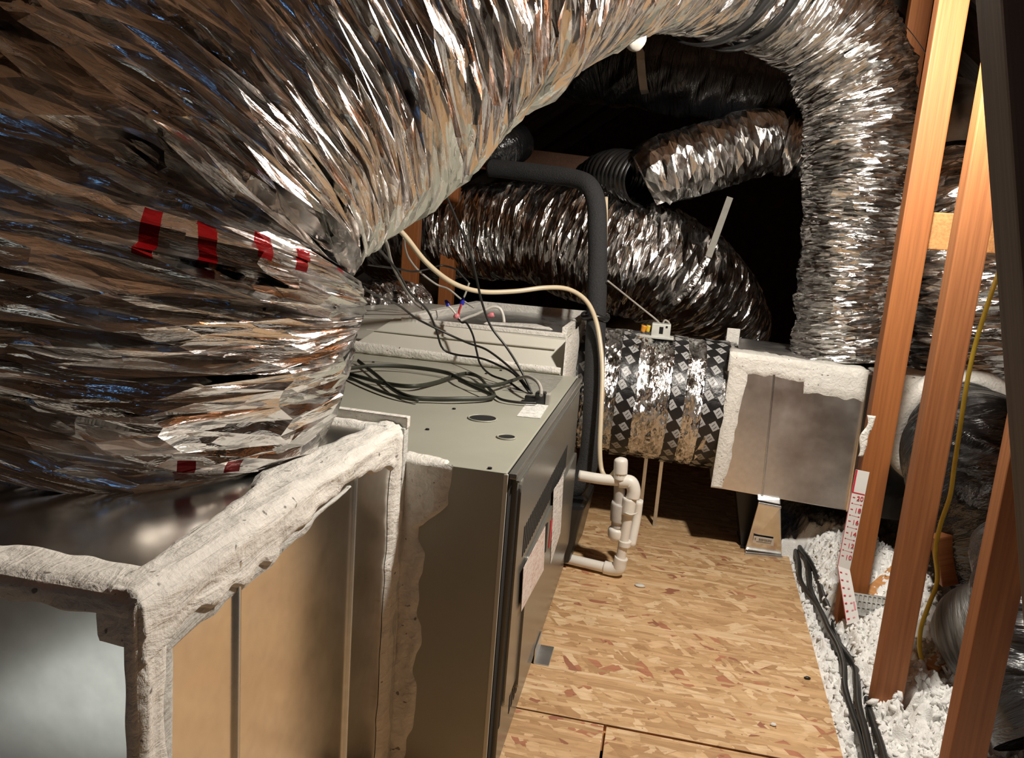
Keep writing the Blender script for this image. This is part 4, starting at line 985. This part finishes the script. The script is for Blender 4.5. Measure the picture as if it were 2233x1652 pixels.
drop([(430, 200), (520, 300), (600, 400), (700, 570), (830, 700), (900, 850), (950, 1000), (1050, 1050), (1250, 1080), (1400, 1140), (1520, 1210), (1632, 1350)], [1.4, 1.5, 1.55, 1.65, 1.75, 1.80, 1.82, 1.82, 1.79, 1.76, 1.72, 1.665], 'thermostat_cable', 'black cable with a sharp kink over the cream panel')
drop([(1050, 740), (1100, 800), (1140, 805), (1190, 900), (1220, 1030), (1250, 1130), (1330, 1210), (1460, 1260), (1560, 1330), (1640, 1375)], [2.0, 1.96, 1.95, 1.92, 1.88, 1.84, 1.78, 1.73, 1.69, 1.665], 'thermostat_cable', 'black cable leading from the wire splices down to the plug')
drop([(500, 150), (520, 200), (560, 350), (650, 520), (720, 630), (800, 695)], [1.6, 1.65, 1.8, 2.0, 2.1, 2.2], 'thermostat_cable', 'pale grey cable hanging in front of the left orange post', 'greycable', .004)
drop([(360, 345), (600, 380), (720, 402), (850, 380), (940, 355), (1050, 382), (1110, 440), (1160, 490)], [1.7, 1.9, 2.0, 2.05, 2.1, 2.1, 2.1, 2.1], 'thermostat_cable', 'black cable looping across both orange posts to the wire splices')
drop([(650, 140), (660, 220), (690, 300), (770, 400), (900, 500), (1000, 540), (1100, 620), (1200, 685)], [1.9, 1.95, 2.0, 2.05, 2.1, 2.1, 2.1, 2.1], 'thermostat_cable', 'thin dark grey cable between the orange posts and the cabinet rim', 'greycable', .003)
sp = empty('wire_splice', tuple(ay(*cz1(1070, 745), 1.97)), 'bare coloured wire ends with two blue wire nuts over the cream cabinet', 'wires')
for a, b in (((1000, 670), (975, 625)), ((1100, 660), (1118, 605))):
    A1, B1 = ay(*cz1(*a), 2.0), ay(*cz1(*b), 2.0); sweep('wire_nut', [(*A1, .0065), (*((A1 + B1) / 2), .006), (*B1, .003)], 'bluenut', sp, 8, 10)
wire('red_lead', [ay(*cz1(*p), 1.985) for p in ((1100, 660), (1085, 700), (1075, 745), (1062, 755))], .003, 'redwire', sp, 16, 6)
wire('white_lead', [ay(*cz1(*p), 1.985) for p in ((1000, 670), (1030, 700), (1060, 740), (1085, 775))], .0028, 'whitecable', sp, 16, 6)
wire('bare_lead', [ay(*cz1(*p), 2.02) for p in ((1118, 605), (1140, 550), (1160, 490))], .003, 'greycable', sp, 12, 6)
wire('white_lead', [ay(*cz1(*p), 2.05) for p in ((1090, 785), (1150, 760), (1220, 735), (1300, 695), (1350, 678), (1400, 690), (1425, 740), (1435, 800))], .0042, 'whitecable', sp, 40, 8)
A1 = ay(*cz1(1300, 750), 2.06); sweep('wire_nut', [(*A1, .004), (*(A1 + [.012, 0, .004]), .008), (*(A1 + [.02, 0, .006]), .006)], 'pink', sp, 8, 8)
A1 = ay(*cz1(1060, 752), 1.97); sweep('wire_nut', [(*(A1 - [.006, 0, .004]), .005), (*A1, .008), (*(A1 + [.006, 0, .004]), .006)], 'pink', sp, 8, 8)
# plug cluster
pg = empty('cable_plug', (PL[0], PL[1], FZ1), 'black plug and clamp cluster where the cables enter the furnace top', 'plug')
c = az(1180, 866, .56)
box('plug_body', (c[0] - .012, c[0] + .010), (c[1] - .012, c[1] + .014), (FZ1, FZ1 + .026), 'plastic', pg, .003)
box('clamp_jaw', (c[0] + .011, c[0] + .020), (c[1] - .012, c[1] + .012), (FZ1, FZ1 + .024), 'greycable', pg, .002)
box('clamp_jaw', (c[0] - .036, c[0] - .010), (c[1] - .002, c[1] + .018), (FZ1, FZ1 + .014), 'plastic', pg, .003)
wire('short_lead', [az(*cz1(*p), z) for p, z in (((1540, 1240), .575), (1620 and (1620, 1225), .59), ((1690, 1260), .59), ((1720, 1310), .58), ((1725, 1370), .57))], .004, 'greycable', pg, 30, 8)
wire('short_lead', [az(*cz1(*p), .553) for p in ((1362, 1372), (1420, 1405), (1540, 1425), (1690, 1432))], .0028, 'black', pg, 24, 8)

# cables along the strand board edge
for k, (dx, lab) in enumerate(((-.006, 'black cable nearest the strand board edge in the insulation furrow'), (.006, 'middle black cable in the insulation furrow'), (.018, 'outer black cable in the insulation furrow'))):
    pts = []
    for yy in np.linspace(.85, 2.72, 24):
        x = float(np.interp(yy, [.75, 1.38, 1.64, 2.0, 2.37, 2.8], [.43, .457, .485, .478, .480, .56])) + dx + .006 * math.sin(yy * 11 + k * 2) + .004 * math.sin(yy * 23 + k)
        pts.append((x, yy, (.022 if yy > 2.2 else .012) + .008 * math.sin(yy * 8 + k * 1.7) + .004 * k))
    tag(wire('floor_cable', pts, .0068, 'black', None, 130, 10), lab, 'cable')
tag(wire('yellow_cable', py((2215, 490, 1.8), (2190, 560, 1.78), (2165, 630, 1.75), (2142, 700, 1.74), (2122, 770, 1.74), (2106, 850, 1.73), (2094, 930, 1.72), (2082, 1010, 1.71), (2072, 1080, 1.71), (2052, 1140, 1.70), (2040, 1200, 1.69), (2044, 1265, 1.68), (2025, 1320, 1.67), (2008, 1370, 1.66), (2006, 1420, 1.64), (2020, 1462, 1.62)), .0046, 'yellow', None, 100, 8), 'yellow sheathed cable hanging between the two right-hand posts', 'cable')
tag(wire('thin_wire', py((1930, 5, 2.5), (1960, 40, 2.4), (1990, 75, 2.3), (2018, 115, 2.2), (2040, 150, 2.1)), .0013, 'black', None, 20, 6), 'thin dark wire stretched across the pinkish post near the ceiling', 'wire')

# ------------------------------------------------------------------ small things on the floor
bk2 = empty('angle_bracket', tuple(az(1185, 1440, 0)), 'small zinc angle bracket at the foot of the furnace front', 'bracket')
p0 = az(1178, 1447, 0)
box('upright_leaf', (FX1 + .0115, FX1 + .0145), (p0[1] - .005, p0[1] + .075), (.0, .035), 'zinc', bk2, .001)
box('flat_leaf', (FX1 + .0115, FX1 + .045), (p0[1] - .005, p0[1] + .075), (.0, .0025), 'zinc', bk2, .001)
rs = np.random.RandomState(9)
for (px, py_, L, lab) in ((1686, 1582, .012, 'tiny white insulation scrap lying near the board edge'), (1395, 1278, .03, 'small torn purple and white scrap on the strand board'), (1760, 1480, .014, 'dark splinter lying on the strand board near the insulation')):
    p = az(px, py_, 0); bm = bmesh.new(); bmesh.ops.create_icosphere(bm, subdivisions=2, radius=1)
    for v in bm.verts: v.co = Vector((v.co.x * L * .5, v.co.y * L * .3, v.co.z * .003 + .003)) * (1 + .3 * (rs.rand() - .5))
    o = bmo('floor_scrap', bm, {0: 'insul', 1: 'whitecable', 2: 'black'}[(px == 1395) + 2 * (px == 1760)], None, True); o.location = (p[0], p[1], .0); tag(o, lab, 'scrap')
